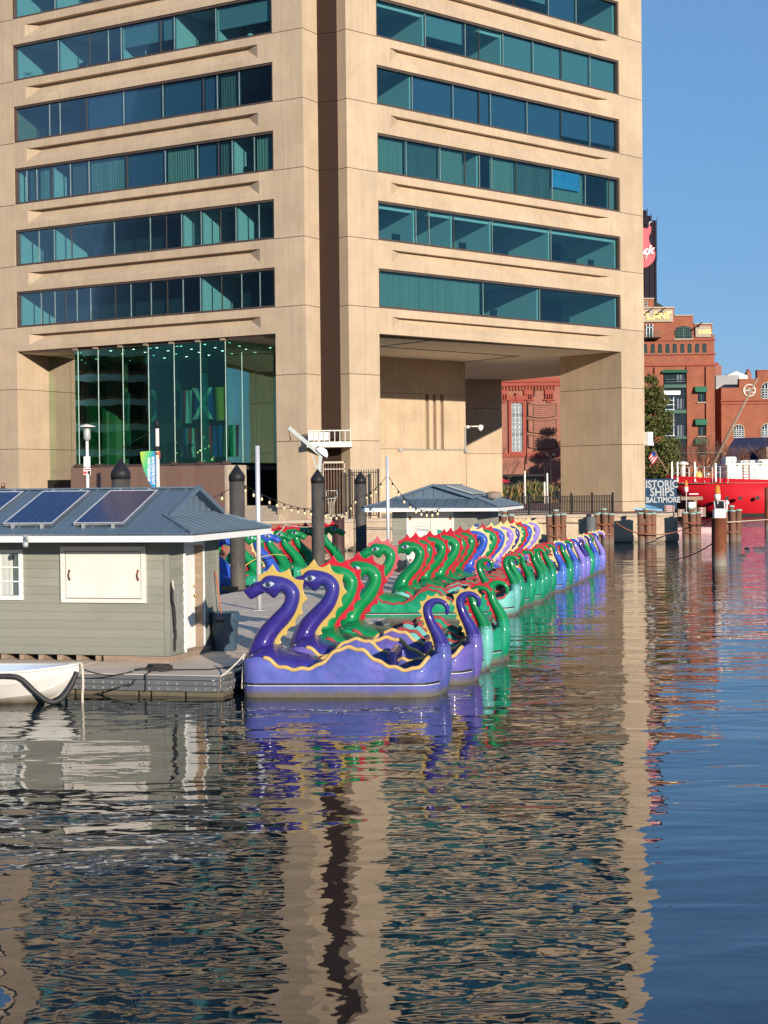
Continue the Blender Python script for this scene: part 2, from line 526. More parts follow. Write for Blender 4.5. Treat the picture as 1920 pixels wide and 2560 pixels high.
# ================================================================ SETTING: water and land
def water():
    m = bpy.data.materials.new('harbour_water')
    m.use_nodes = True
    t = m.node_tree
    b = t.nodes['Principled BSDF']
    b.inputs['Base Color'].default_value = (0.004, 0.011, 0.016, 1)
    b.inputs['Roughness'].default_value = 0.015
    b.inputs['IOR'].default_value = WATER_IOR
    tc = t.nodes.new('ShaderNodeTexCoord')

    def wave(sc, rot, det, amp, dist=0.0):
        mp = t.nodes.new('ShaderNodeMapping')
        mp.inputs['Scale'].default_value = sc
        mp.inputs['Rotation'].default_value = (0, 0, rot)
        t.links.new(tc.outputs['Object'], mp.inputs[0])
        n = t.nodes.new('ShaderNodeTexNoise')
        n.inputs['Scale'].default_value = 1
        n.inputs['Detail'].default_value = det
        n.inputs['Roughness'].default_value = 0.42
        n.inputs['Distortion'].default_value = dist
        t.links.new(mp.outputs[0], n.inputs['Vector'])
        ml = t.nodes.new('ShaderNodeMath')
        ml.operation = 'MULTIPLY'
        ml.inputs[1].default_value = amp
        t.links.new(n.outputs['Fac'], ml.inputs[0])
        return ml.outputs[0]
    h = None
    for args in WAVES:
        o = wave(*args)
        if h is None:
            h = o
        else:
            a = t.nodes.new('ShaderNodeMath')
            t.links.new(h, a.inputs[0])
            t.links.new(o, a.inputs[1])
            h = a.outputs[0]
    # wind-ruffled water out in the open basin, right of a line that runs away from the pier corner
    sx = t.nodes.new('ShaderNodeSeparateXYZ')
    t.links.new(tc.outputs['Object'], sx.inputs[0])
    l1 = t.nodes.new('ShaderNodeMath')
    l1.operation = 'MULTIPLY_ADD'
    l1.inputs[1].default_value = -0.172
    t.links.new(sx.outputs['Y'], l1.inputs[0])
    t.links.new(sx.outputs['X'], l1.inputs[2])
    r1 = t.nodes.new('ShaderNodeMapRange')
    r1.inputs[1].default_value = 0.0
    r1.inputs[2].default_value = 5.0
    t.links.new(l1.outputs[0], r1.inputs[0])
    r2 = t.nodes.new('ShaderNodeMapRange')
    r2.inputs[1].default_value = 22
    r2.inputs[2].default_value = 75
    t.links.new(sx.outputs['Y'], r2.inputs[0])
    mm = t.nodes.new('ShaderNodeMath')
    mm.operation = 'MULTIPLY'
    t.links.new(r1.outputs[0], mm.inputs[0])
    t.links.new(r2.outputs[0], mm.inputs[1])
    m3 = t.nodes.new('ShaderNodeMath')
    m3.operation = 'MULTIPLY'
    t.links.new(mm.outputs[0], m3.inputs[0])
    t.links.new(wave((0.8, 2.4, 1), 0.05, 2.0, 0.12, 0.3), m3.inputs[1])
    a = t.nodes.new('ShaderNodeMath')
    t.links.new(h, a.inputs[0])
    t.links.new(m3.outputs[0], a.inputs[1])
    h = a.outputs[0]
    bp = t.nodes.new('ShaderNodeBump')
    bp.inputs['Distance'].default_value = 1.0
    t.links.new(h, bp.inputs['Height'])
    t.links.new(bp.outputs[0], b.inputs['Normal'])
    o = MB().quad((-900, -300, 0), (900, -300, 0), (900, 1200, 0), (-900, 1200, 0)).build('water', m)
    tag(o, 'dark rippled harbour water mirroring the tan tower', 'water', kind='structure')
WATER_IOR = 2.05
WAVES = [((0.16, 0.45, 1), 0.10, 1.0, 0.05), ((0.62, 1.5, 1), -0.12, 1.3, 0.0235, 0.6), ((3.2, 5.0, 1), 0.25, 1.5, 0.0036, 0.4)]
water()

edge = [(-60, 62), (-22, 74), (-7, 83.2), (-4, 84.5), (-1.76, 85.4), (9.9, 91.3), (13.4, 92.4), (17.0, 92.8), (18.2, 150), (22, 161), (340, 166)]
poly = edge + [(340, 900), (-500, 900), (-500, 62)]
prom = MB().prism(poly, lambda x, y: (x, y, -2), lambda x, y: (x, y, 1.6)).build('promenade', K['brickpave'])
tag(prom, 'brick paved promenade behind the bulkhead', 'promenade', kind='structure')

# ================================================================ OFFICE TOWER
FL = 3.82
OL, dL, nL = Vector((-5.98, 88.4, 0)), Vector((-0.8632, 0.5049, 0)), Vector((-0.5049, -0.8632, 0))
OR_, dR, nR = Vector((-0.151, 89.2, 0)), Vector((0.7469, 0.6649, 0)), Vector((0.6649, -0.7469, 0))
def TL(t, d, z): return OL + dL * t - nL * d + Vector((0, 0, z))
def TR(t, d, z): return OR_ + dR * t - nR * d + Vector((0, 0, z))
tower = thing('office_tower', 'tall tan concrete office tower with bands of teal windows', 'office tower', (-3, 88, 1.6))
WT, WB = 15.77, 13.53           # top and bottom of the lowest window band
NF = 12
joints = [1.6, 2.25, 6.0, 9.72] + [WB + FL * i for i in range(NF + 1)]
TOPZ = joints[-1]

def column(T, t0, t1, d1, zlo=1.6, zhi=TOPZ):
    MB(T).box(t0 + 0.03, t1 - 0.03, 0.05, d1, zlo, zhi).build('column_core', K['joint'], tower, True)
    zs = [z for z in joints if zlo <= z <= zhi + 0.01]
    for a, b in zip(zs, zs[1:]):
        MB(T).box(t0, t1, 0, d1 + 0.03, a + (0.018 if a > 1.7 else 0), b - 0.018).build('concrete_panel', K['concrete'], tower, True)
column(TL, -2.02, -0.0, 1.6)
column(TL, 19.45, 21.9, 12.0)
column(TR, -2.27, -0.0, 0.85)
column(TR, 21.16, 23.5, 5.35)

def spandrel(T, W, z0, z1):
    t1, t2, zb, zt, zm = 1.0, W - 1.05, z0 + 0.36, z1 - 0.46, z1 - 0.66
    dp, e = 0.34, 0.85
    m = MB(T)
    # outer skin round the groove
    m.quad((0, 0, z0), (W, 0, z0), (W, 0, zb), (0, 0, zb))
    m.quad((0, 0, zt), (W, 0, zt), (W, 0, z1), (0, 0, z1))
    m.quad((0, 0, zb), (t1, 0, zb), (t1, 0, zt), (0, 0, zt))
    m.quad((t2, 0, zb), (W, 0, zb), (W, 0, zt), (t2, 0, zt))
    m.quad((t1, 0, zt), (t2, 0, zt), (t2 - e, dp, zt), (t1 + e, dp, zt))
    m.quad((t1 + e, dp, zt), (t2 - e, dp, zt), (t2 - e, dp, zm), (t1 + e, dp, zm))
    m.quad((t1 + e, dp, zm), (t2 - e, dp, zm), (t2, 0, zb), (t1, 0, zb))
    m.quad((t1, 0, zt), (t1 + e, dp, zt), (t1 + e, dp, zm), (t1, 0, zb))
    m.quad((t2, 0, zt), (t2 - e, dp, zt), (t2 - e, dp, zm), (t2, 0, zb))
    m.quad((0, 0, z0), (W, 0, z0), (W, .5, z0), (0, .5, z0))
    m.quad((0, 0, z1), (W, 0, z1), (W, .5, z1), (0, .5, z1))
    m.quad((0, .5, z0), (W, .5, z0), (W, .5, z1), (0, .5, z1))
    return m.build('spandrel', K['concrete'], tower, True)

def interior(T, W, k):
    z0, z1 = WB + FL * k, WT + FL * k
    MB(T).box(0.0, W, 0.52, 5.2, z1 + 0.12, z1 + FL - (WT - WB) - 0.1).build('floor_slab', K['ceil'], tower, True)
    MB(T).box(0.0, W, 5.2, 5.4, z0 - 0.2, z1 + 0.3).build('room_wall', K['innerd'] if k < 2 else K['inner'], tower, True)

WL, WR = 19.45, 21.16
def band(T, W, k, bounds=None, types=None):
    z0, z1 = WB + FL * k, WT + FL * k
    m = MB(T)
    m.box(0, W, 0.06, 0.30, z0 + .002, z0 + 0.13)
    m.box(0, W, 0.06, 0.30, z1 - 0.13, z1 - .002)
    m.box(0.002, 0.11, 0.06, 0.30, z0 + 0.13, z1 - 0.13)
    m.box(W - 0.11, W - .002, 0.06, 0.30, z0 + 0.13, z1 - 0.13)
    nj = 5
    for i in range(1, nj):          # butt joints of the frame sections
        t = W * i / nj
        m.box(t - 0.03, t + 0.03, 0.035, 0.06, z0 + 0.0, z0 + 0.15)
        m.box(t - 0.03, t + 0.03, 0.035, 0.06, z1 - 0.15, z1 - 0.0)
    f = m.build('window_band', K['frame'], tower, True)
    if bounds is None:
        MB(T).box(0.11, W - 0.11, 0.20, 0.215, z0 + 0.13, z1 - 0.13).build('pane', K['glass'], f, True, fix=False)
        MB(T).box(0.3, W * .6, 0.4, 0.42, z0 + 0.5, z1 - 0.1).build('blind', K['blind'], f, True)
        return
    bs = sorted(bounds)
    ty = list(types) if bounds[0] < bounds[-1] else list(reversed(types))
    bs[0], bs[-1] = 0.11, W - 0.11
    for i, (a, b) in enumerate(zip(bs, bs[1:])):
        y = ty[i]
        MB(T).box(a + 0.015, b - 0.015, 0.20, 0.215, z0 + 0.13, z1 - 0.13).build('pane', K['glass'], f, True, fix=False)
        if i:
            MB(T).box(a - 0.014, a + 0.014, 0.17, 0.26, z0 + 0.13, z1 - 0.13).build('mullion', K['mull'] if i % 3 else K['frame'], f, True)
        if 'r' in y:
            MB(T).box(b - 0.10, b - 0.0, 0.34, 5.0, z0 + 0.02, z1 + 0.1).build('partition', K['part'], f, True)
        if y[0] == 'h':
            MB(T).box(a + 0.03, b - 0.12, 0.36, 0.375, z0 + 0.85, z1 - 0.05).build('blind', K['blindt'], f, True)
        elif y[0] == 'b':
            MB(T).box(a + 0.03, b - 0.03, 0.36, 0.375, z0 + (0.1 if y != 'bh' else 0.5), z1 - 0.05).build('blind', K['blindt'] if y == 'bt' else K['blind'], f, True)
        elif y[0] == 'c':
            q = MB(T)
            n = max(6, int((b - a) / 0.09))
            pts = [(a + 0.03 + (b - a - 0.06) * j / n, 0.42 + 0.05 * (j % 2) + random.uniform(-.015, .015)) for j in range(n + 1)]
            q.rings([[(p[0], p[1], z) for p in pts] for z in (z0 + 0.05, z1 - 0.05)], sm=False, closed=False)
            q.build('curtain', K['curtd'] if y == 'cd' else K['curt'], f, True)
        elif y == 'd':
            MB(T).box(a + 0.02, b - 0.02, 2.2, 2.25, z0 + 0.0, z1 + 0.1).build('room_wall', K['innerd'], f, True)  # dark sheet painting the shade of an unlit room
        if y == 'r' and W == WR and k in (1, 4):
            MB(T).box(a + 0.06, b - 0.12, 0.42, 0.60, z1 - 0.36, z1 - 0.2).build('valance', K['part'], f, True)
        if y == 'ct':
            MB(T).box(a + 0.05, b - 0.5, 0.24, 0.26, z0 + 0.95, z1 - 0.2).build('blue_sheet', K['tarp'], f, True)
    return f
WL, WR = 19.45, 21.16
LROWS = {
    0: ([19.39, 17.55, 16.43, 15.54, 14.66, 13.58, 11.65, 10.46, 8.94, 7.72, 6.58, 5.32, 3.81, 2.4, 1.14, 0], 'r d d d d d d d d d d r d d d'),
    1: ([19.37, 17.65, 16.42, 15.02, 11.67, 8.94, 7.74, 6.63, 5.21, 3.81, 2.75, 1.15, 0], 'r d r d d d d r r d r d'),
    2: ([19.45, 18.59, 17.77, 16.54, 15.05, 13.58, 10.63, 7.77, 5.41, 3.92, 2.95, 1.42, 0], 'r cd c r cd c b c b cd r c'),
    3: ([19.61, 16.66, 15.81, 13.7, 10.83, 7.88, 4.94, 3.95, 2.41, 0], 'd d d b b b b cd d'),
    4: ([19.64, 15.88, 13.37, 11.93, 10.95, 8.0, 6.98, 3.99, 0.14], 'r r n n hr h r hr'),
    5: ([19.6, 16.1, 12.9, 9.5, 6.4, 3.3, 0.1], 'r r h b r hr')}
RROWS = {
    0: ([0.05, 8.54, 13.54, 21.12], 'c r r'),
    1: ([0, 3.08, 4.12, 6.12, 9.39, 14.64, 21.15], 'r n r r r r'),
    2: ([0, 2.36, 5.06, 7.09, 8.34, 9.39, 11.55, 14.8, 17.95, 20.26, 21.2], 'c cd c r d c cd ct d c'),
    3: ([0, 2.89, 6.17, 8.39, 9.34, 12.55, 15.73, 18.44, 21.18], 'r b b b b b bh bh'),
    4: ([0, 3.98, 7.24, 8.38, 10.47, 13.14, 15.78, 18.49, 21.28], 'r h n r bt bt bt bt'),
    5: ([0, 4.2, 8.6, 11.4, 14.6, 17.2, 21.1], 'd b d h b r')}
for T, W, rows in ((TL, WL, LROWS), (TR, WR, RROWS)):
    for k in range(NF):
        spandrel(T, W, (WT + FL * (k - 1)) if k else 12.07, WB + FL * k)
        interior(T, W, k)
        if k in rows:
            band(T, W, k, rows[k][0], rows[k][1].split())
        else:
            band(T, W, k)
    spandrel(T, W, WT + FL * (NF - 1), TOPZ)

# brown slot between the two corner columns
p0, p1 = TL(-2.0, 1.5, 0), TR(-2.25, 0.72, 0)
zs = [1.6] + joints[2:]
for a, b in zip(zs, zs[1:]):
    q = MB()
    q.prism([(p0.x, p0.y), (p1.x, p1.y), (p1.x - .1, p1.y + 1), (p0.x - .1, p0.y + 1)], lambda x, y: (x, y, a + 0.02), lambda x, y: (x, y, b - 0.02)).build('brown_panel', K['bronze'], tower, True)
MB().prism([(p0.x, p0.y + .06), (p1.x, p1.y + .06), (p1.x, p1.y + .9), (p0.x, p0.y + .9)], lambda x, y: (x, y, 1.6), lambda x, y: (x, y, TOPZ)).build('slot_backing', K['joint'], tower, True)

# footprint, rear walls, soffit
A = Vector((-3.0, 87.4))
V5 = [A]
for ang in (41.7, 113.7, 185.7, 257.7):
    V5.append(V5[-1] + Vector((cos(R(ang)), sin(R(ang)))) * 26.6)
cen = sum(V5, Vector((0, 0))) / 5
inset = [cen + (p - cen) * 0.955 for p in V5]
inset[0] = Vector((-3.0, 89.6))
REAR = [Vector(p) for p in ((17.2, 105.2), (17.4, 118.2), (14.8, 125.2), (10.1, 132.0))]      # the passage runs through to a splayed rear corner
inset = [inset[0]] + REAR + [Vector((6.3, 132.6))] + inset[3:]
MB().prism([tuple(p) for p in inset], lambda x, y: (x, y, 12.09), lambda x, y: (x, y, 12.5)).build('soffit', K['soffit'], tower, True)
MB().prism([tuple(p) for p in inset], lambda x, y: (x, y, TOPZ - 0.4), lambda x, y: (x, y, TOPZ - 0.05)).build('roof', K['soffit'], tower, True)
for a, b in zip(REAR + [V5[3]], REAR[1:] + [V5[3], V5[4]]):
    d = (b - a).normalized()
    n = Vector((d.y, -d.x))
    MB(lambda t, dd, z: (a.x + d.x * t - n.x * dd, a.y + d.y * t - n.y * dd, z)).box(.02, (b - a).length - .02, 0.0, .7, 12.52, TOPZ - .42).build('rear_wall', K['concrete'], tower, True)
inner = [cen + (p - cen) * 0.6 for p in V5]
MB().prism([tuple(p) for p in inner], lambda x, y: (x, y, 12.5), lambda x, y: (x, y, TOPZ - .5)).build('core_shaft', K['innerd'], tower, True)
# soffit joints of the open passage
for p, q in (((-0.155, 97.606), (2.884, 93.798)), ((5.77, 110.645), (9.199, 105.809)), ((-0.155, 97.606), (9.0, 106.0))):
    MB().bar((p[0], p[1], 12.08), (q[0], q[1], 12.08), 0.10, 0.04).build('soffit_joint', K['joint'], tower, True)
# pier at the rear corner, with joints
for a, b in ((1.6, 6.0), (6.0, 9.72), (9.72, 12.09)):
    MB().prism([(6.8, 129.2), (9.8, 129.9), (9.2, 133.5), (6.0, 133)], lambda x, y: (x, y, a + .015), lambda x, y: (x, y, b - .015)).build('concrete_panel', K['concrete'], tower, True)
# core wall of the passage: three brown slots, panel joints
zc = [1.6, 5.93, 9.70, 12.09]
cw = [(8.0, 14.79), (15.13, 15.48), (15.81, 16.2), (16.52, 18.64)]
for a, b in ((1.6, 5.93), (9.70, 12.09)):
    MB(TR).box(8.0, 18.64, 12.0, 20, a + .012, b - .012).build('concrete_panel', K['concrete'], tower, True)
for t0, t1 in cw:
    MB(TR).box(t0, t1, 12.0, 20, 5.942, 9.688).build('concrete_panel', K['concrete'], tower, True)
for t0, t1 in zip((14.79, 15.48, 16.2), (15.13, 15.81, 16.52)):
    for za, zb in ((5.95, 7.78), (7.84, 9.68)):
        MB(TR).box(t0 + .005, t1 - .005, 12.25, 13, za, zb).build('slot_panel', K['weath'], tower, True)
MB(TR).box(8.0, 18.5, 12.3, 19.8, 1.7, 12.08).build('core_backing', K['joint'], tower, True)
m = MB(TR)
m.box(12.2, 18.5, 11.93, 12.0, 5.85, 5.91)
m.box(12.2, 12.45, 11.85, 12.0, 5.75, 5.95)
m.box(18.5, 18.58, 11.9, 12.0, 5.85, 7.5)
m.box(18.4, 18.7, 11.75, 12.0, 5.72, 5.9)
m.build('conduit', K['galv'], tower, True)

pz_ = MB().prism([tuple(cen + (p - cen) * 0.98) for p in V5[1:]] + [(-2.2, 89.0)], lambda x, y: (x, y, 1.55), lambda x, y: (x, y, 1.606)).build('bounce_paving', K['bounce_paving'])  # pale sheet added to bounce light up to the soffit
tag(pz_, 'added pale paving under the tower that bounces light up to its soffit', 'bounce_paving', kind='structure')
# ---- glass lobby in the left bay
GZ0, GZ1 = 4.9, 11.92
FT = [15.1, 14.82, 13.23, 11.32, 9.37, 7.46, 5.53, 3.75]
lob = MB(TL).box(3.7, 15.2, 0.2, 0.75, GZ0 - 0.14, GZ0).box(3.7, 15.2, 0.3, 0.5, GZ1, 12.09).build('lobby_frame', K['frame'], tower, True)
for a, b in zip(FT[1:], FT):
    MB(TL).box(a + 0.012, b - 0.012, 0.40, 0.42, GZ0, GZ1).build('pane', K['glasslow'], lob, True, fix=False)
for t in FT[1:]:
    MB(TL).box(t - 0.02, t + 0.02, 0.44, 1.05, GZ0, GZ1).build('glass_fin', K['glasslow'], lob, True, fix=False)
    MB(TL).box(t - 0.016, t + 0.016, 0.375, 0.40, GZ0, GZ1).build('fin_edge', K['glassedge'], lob, True)
    MB(TL).box(t - 0.12, t + 0.2, 0.12, 0.5, 11.90, 12.07).build('fin_clip', K['weath'], lob, True)
    MB(TL).box(t - 0.14, t + 0.14, 0.12, 0.5, GZ0 - 0.1, GZ0 + 0.08).build('fin_clip', K['frame'], lob, True)
for d0, d1 in ((0.44, 1.9), (1.94, 3.3), (3.34, 5.2), (5.24, 7.6)):
    MB(TL).box(3.69, 3.71, d0, d1, GZ0, GZ1).build('pane', K['glasslow'], lob, True, fix=False)
    MB(TL).box(3.68, 3.72, d1, d1 + 0.035, GZ0, GZ1).build('fin_edge', K['glassedge'], lob, True)
for a, b in ((15.1, 16.4), (16.42, 17.6), (17.62, 19.44)):
    MB(TL).box(a, b, 2.85, 2.87, 1.9, GZ1).build('pane', K['glassret'], lob, True, fix=False)
MB(TL).box(15.09, 15.11, 0.44, 2.85, GZ0, GZ1).build('pane', K['glasslow'], lob, True, fix=False)
# granite plinth below the lobby
g = [15.27 - 1.05 * i for i in range(12)]
g[-1] = 3.7
for a, b in zip(g[1:], g):
    MB(TL).box(a + 0.008, b - 0.008, 0.08, 0.8, 1.6, GZ0 - 0.15).build('granite_panel', K['granite'], tower, True)
MB(TL).box(3.72, 15.25, 0.12, 0.78, 1.6, GZ0 - 0.16).build('plinth_core', K['joint'], tower, True)
MB(TL).box(3.55, 3.698, 0.1, 2.05, 1.6, GZ0 - 0.15).build('granite_panel', K['stone'], tower, True)
MB(TL).box(17.5, 19.44, 2.6, 2.8, 1.6, 4.05).build('plinth_panel', K['iron'], tower, True)
# lobby room
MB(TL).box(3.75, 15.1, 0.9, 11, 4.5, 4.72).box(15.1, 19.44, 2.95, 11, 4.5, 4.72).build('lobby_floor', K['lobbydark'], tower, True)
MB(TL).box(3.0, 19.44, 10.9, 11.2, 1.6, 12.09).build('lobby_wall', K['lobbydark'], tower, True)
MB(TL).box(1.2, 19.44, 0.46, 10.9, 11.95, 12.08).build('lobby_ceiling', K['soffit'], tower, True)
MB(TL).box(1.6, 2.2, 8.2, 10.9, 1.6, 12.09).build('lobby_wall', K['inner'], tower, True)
for i in range(6):
    for j in range(4):
        t, d = 4.6 + i * 1.8 + (j % 2) * 0.8, 2.0 + j * 2.1
        MB(TL).box(t - 0.05, t + 0.05, d - 0.05, d + 0.05, 11.925, 11.948).build('downlight', K['downlight'], tower, True)
# entry: steps and iron screen
for i in range(5):
    MB(TL).box(0.5 - i * 0.25 + 0.0, 3.54, 1.2 - i * 0.38 - .3, 3.0, 1.6 + (4 - i) * 0.16, 1.76 + (4 - i) * 0.16).build('stone_step', K['stone'], tower, True)
sc_ = MB(TL)
for i in range(9):
    sc_.box(0.02 + i * 0.18, 0.05 + i * 0.18, 3.0, 3.03, 1.8, 4.9)
for z in (2.0, 3.4, 4.8):
    sc_.box(0.02, 1.5, 2.99, 3.04, z, z + 0.05)
sc_.build('iron_screen', K['iron'], tower, True)
# balcony across the slot
m = MB()
m.box(-4.2, -1.72, 86.55, 88.4, 5.62, 5.92)
bal = m.build('balcony', K['worn'], tower, True)
r = MB()
for i in range(9):
    x = -4.1 + i * 0.2875
    r.box(x - 0.02, x + 0.02, 86.6, 86.64, 5.92, 6.52)
r.box(-4.12, -1.78, 86.59, 86.65, 6.50, 6.56)
r.box(-4.1, -3.0, 86.66, 86.68, 6.0, 6.45)
r.build('railing', K['worn'], bal, True)
# white equipment box and camera at the columns
m = MB(TR).box(23.4, 24.0, -0.35, 0.35, 5.95, 6.12).box(23.5, 24.0, -0.3, 0.3, 6.12, 6.85)
m.build('equipment_box', K['white'], tower, True)
# camera on the passage corner
c = thing('security_camera', 'white dome security camera on an arm at the passage corner', 'security camera', tuple(TR(18.66, 11.9, 7.5)))
MB(TR).box(18.66, 18.8, 11.8, 12.05, 7.42, 7.62).build('bracket', K['white'], c, True)
q = TR(18.8, 11.9, 7.55)
MB().tube([q, q + Vector((.5, -.1, .0)), q + Vector((.85, -.15, 0.02))], 0.05, 8).build('arm', K['white'], c, True)
q = q + Vector((.85, -.15, 0))
MB().lathe([(0.02, q.z + .12), (0.2, q.z + .05), (0.2, q.z - .12), (0.12, q.z - .28), (0.02, q.z - .33)], (q.x, q.y), 12).build('dome', K['white'], c, True)

# pots with plants on the window sills
def leaf_tuft(m, c, r, n, L, wd, up=0.6):
    for i in range(n):
        a, e = random.uniform(0, 2 * pi), random.uniform(0.15, 1.2) * up
        d = Vector((cos(a) * cos(e), sin(a) * cos(e), sin(e)))
        s_ = Vector((-sin(a), cos(a), 0)) * wd
        b = Vector(c) + d * r * 0.15
        t1, t2 = b + d * L * 0.6, b + d * L + Vector((0, 0, -L * 0.25))
        m.add([b - s_ * .3, b + s_ * .3, t1 + s_, t1 - s_, t2], [(0, 1, 2, 3), (3, 2, 4)])
for (T, t, k, h, lab) in ((TL, 2.0, 4, .55, 'bushy green plant in a white pot in the upper left-face window beside the corner column'),
                          (TL, 18.9, 4, .25, 'small plant in a white pot at the far end of the upper left-face window'),
                          (TL, 16.2, 4, .12, 'small white flower pot on the upper left-face window sill beside a partition')):
    b = T(t, 0.75, WB + FL * k + .12)
    p = thing('potted_plant', lab, 'potted plant', tuple(b), group='plants on the office window sills')
    MB().lathe([(0.10, 0), (0.15, 0.05), (0.17, 0.32), (0.14, 0.32)], (0, 0), 10).build('pot', K['white'], p)
    m = MB()
    leaf_tuft(m, (0, 0, 0.3), 0.3, 44 if h > .4 else 8, h + .15, 0.06, 1.0)
    m.build('leaves', K['leafgr'], p)

# monitors on desks behind the office glass
pm = None
for T, t, k, lab in ((TR, 2.2, 1, 'first from the left in the second lowest right-face window band'), (TR, 7.6, 1, 'second from the left in the second lowest right-face window band'), (TR, 11.2, 1, 'third from the left in the second lowest right-face window band'),
                     (TR, 17.5, 1, 'fourth from the left in the second lowest right-face window band'), (TR, 19.3, 1, 'nearest the right end of the second lowest right-face window band'), (TR, 10.2, 0, 'left one of two in the lowest right-face window band'),
                     (TR, 16.8, 0, 'right one of two in the lowest right-face window band'), (TR, 1.2, 4, 'alone at the left end of the fifth right-face window band'), (TL, 14.6, 4, 'left one of two in the fifth left-face window band'),
                     (TL, 5.3, 4, 'right one of two in the fifth left-face window band'), (TL, 2.4, 2, 'alone behind the third left-face window band'), (TL, 12.8, 5, 'behind the topmost left-face window band in view')):
    b = T(t, 0.95, WB + FL * k + .12)
    q = thing('desk_monitor', 'dark desk monitor ' + lab, 'monitor', tuple(b), (0.73 if T is TR else -0.53) + random.uniform(-.4, .4), 'desk monitors behind the office glass')
    MB().box(-.32, .32, -.02, .02, .16, .56).build('screen', K['black'], q)
    MB().box(-.04, .04, -.02, .02, 0, .16).box(-.16, .16, -.1, .1, -.0, .02).build('stand', K['black'], q)
# flags and a Christmas tree inside the lobby
def flag(t, z0, z1, wd, cols, lab, cross=None):
    b = TL(t, 3.6, z0)
    f = thing('hanging_flag', lab, 'flag', tuple(b), group='flags hung inside the glass lobby')
    n = 8
    for i, c in enumerate(cols):
        a0, a1 = wd * i / len(cols), wd * (i + 1) / len(cols)
        rs = []
        for z in (z1, (z0 + z1) / 2, z0):
            rs.append([(t - (a0 + (a1 - a0) * j / n), 3.6 + 0.07 * sin((a0 + (a1 - a0) * j / n) * 9 + z), z) for j in range(n + 1)])
        MB(TL).rings(rs, closed=False, caps=False).build('stripe', c, f, True)
    if cross:
        for s1 in (1, -1):
            MB(TL).prism([(-.16, 0), (.16, 0), (wd * .8 + .16, z1 - z0), (wd * .8 - .16, z1 - z0)],
                         lambda x, y: (t - wd / 2 + s1 * (x - wd * .4), 3.47, z0 + y), lambda x, y: (t - wd / 2 + s1 * (x - wd * .4), 3.49, z0 + y)).build('cross_band', cross, f, True)
    return f
def plain(n, c): return MAT(n, c, 0.9, var=0.08)
FR, FW, FB, FY, FG = plain('flag_red', (0.50, 0.02, 0.03)), plain('flag_white', (0.55, 0.55, 0.55)), plain('flag_blue', (0.015, 0.05, 0.26)), plain('flag_yellow', (0.42, 0.22, 0.02)), plain('flag_green', (0.015, 0.10, 0.04))
flag(9.6, 7.4, 9.4, 1.0, [FR, FW], 'red and white flag hung high inside the lobby glass')
flag(8.5, 7.6, 9.5, 1.5, [FB], 'blue flag with a white diagonal cross hung inside the lobby', FW)
flag(6.9, 7.5, 9.5, .9, [FY], 'yellow flag hung high inside the lobby beside the striped one')
flag(5.9, 7.6, 9.4, 1.2, [FR, FB, FY], 'red blue and yellow striped flag hung high in the lobby')
flag(9.4, 5.3, 7.1, 1.2, [FB, FW, FR, FW, FR], 'blue flag with thin red and white stripes hung low in lobby')
flag(8.1, 5.2, 7.2, .9, [FR], 'plain red flag hung low inside the lobby between striped flags')
flag(7.1, 5.3, 7.2, .7, [FB], 'plain blue flag hung low inside the lobby')
flag(6.3, 5.3, 7.2, 1.3, [FG, FW, FR], 'green white and red flag hung low behind the tree')
flag(4.9, 5.3, 7.0, 1.2, [FR], 'dull red flag hung low near the right end of the lobby')
flag(2.2, 5.3, 7.2, .8, [FW, FG], 'white and green flag hung beside the lobby entry')
ct = thing('christmas_tree', 'small decorated Christmas tree with a red bow inside the lobby', 'christmas tree', tuple(TL(6.3, 1.7, 4.72)))
m = MB()
for i in range(900):
    h = random.uniform(0.05, 1) ** 1.2
    rr = (1 - h) * 0.62 * random.uniform(0.55, 1.05)
    a = random.uniform(0, 2 * pi)
    c = Vector((cos(a) * rr, sin(a) * rr, 0.15 + h * 1.75))
    d = Vector((random.uniform(-1, 1), random.uniform(-1, 1), random.uniform(-.6, .6))).normalized() * 0.10
    e = Vector((random.uniform(-1, 1), random.uniform(-1, 1), random.uniform(-1, 1))).normalized() * 0.07
    m.add([c - d, c + e, c + d, c - e], [(0, 1, 2, 3)])
m.build('branches', K['treeleaf'], ct)
ball = [MB(), MB(), MB()]
for i in range(46):
    h = (i + .5) / 46
    a = i * 2.4
    rr = (1 - h) * 0.64
    q = Vector((cos(a) * rr, sin(a) * rr, 0.2 + h * 1.65))
    ball[i % 3].lathe([(0.005, q.z - .05), (.04, q.z - .025), (.05, q.z), (.04, q.z + .025), (.005, q.z + .05)], (q.x, q.y), 6)
for b_, c in zip(ball, (FR, FY, K['treelight'])):
    b_.build('ornament', c, ct)
m = MB()
for a in range(6):
    d = Vector((cos(a * pi / 3), sin(a * pi / 3) * .4, 0.5 + .3 * (a % 2)))
    m.tube([Vector((0, 0, 1.9)), Vector((0, 0, 1.9)) + d * .18, Vector((0, 0, 1.92)) + d * .3], [0.03, .09, .03], 6)
m.build('bow', FR, ct)

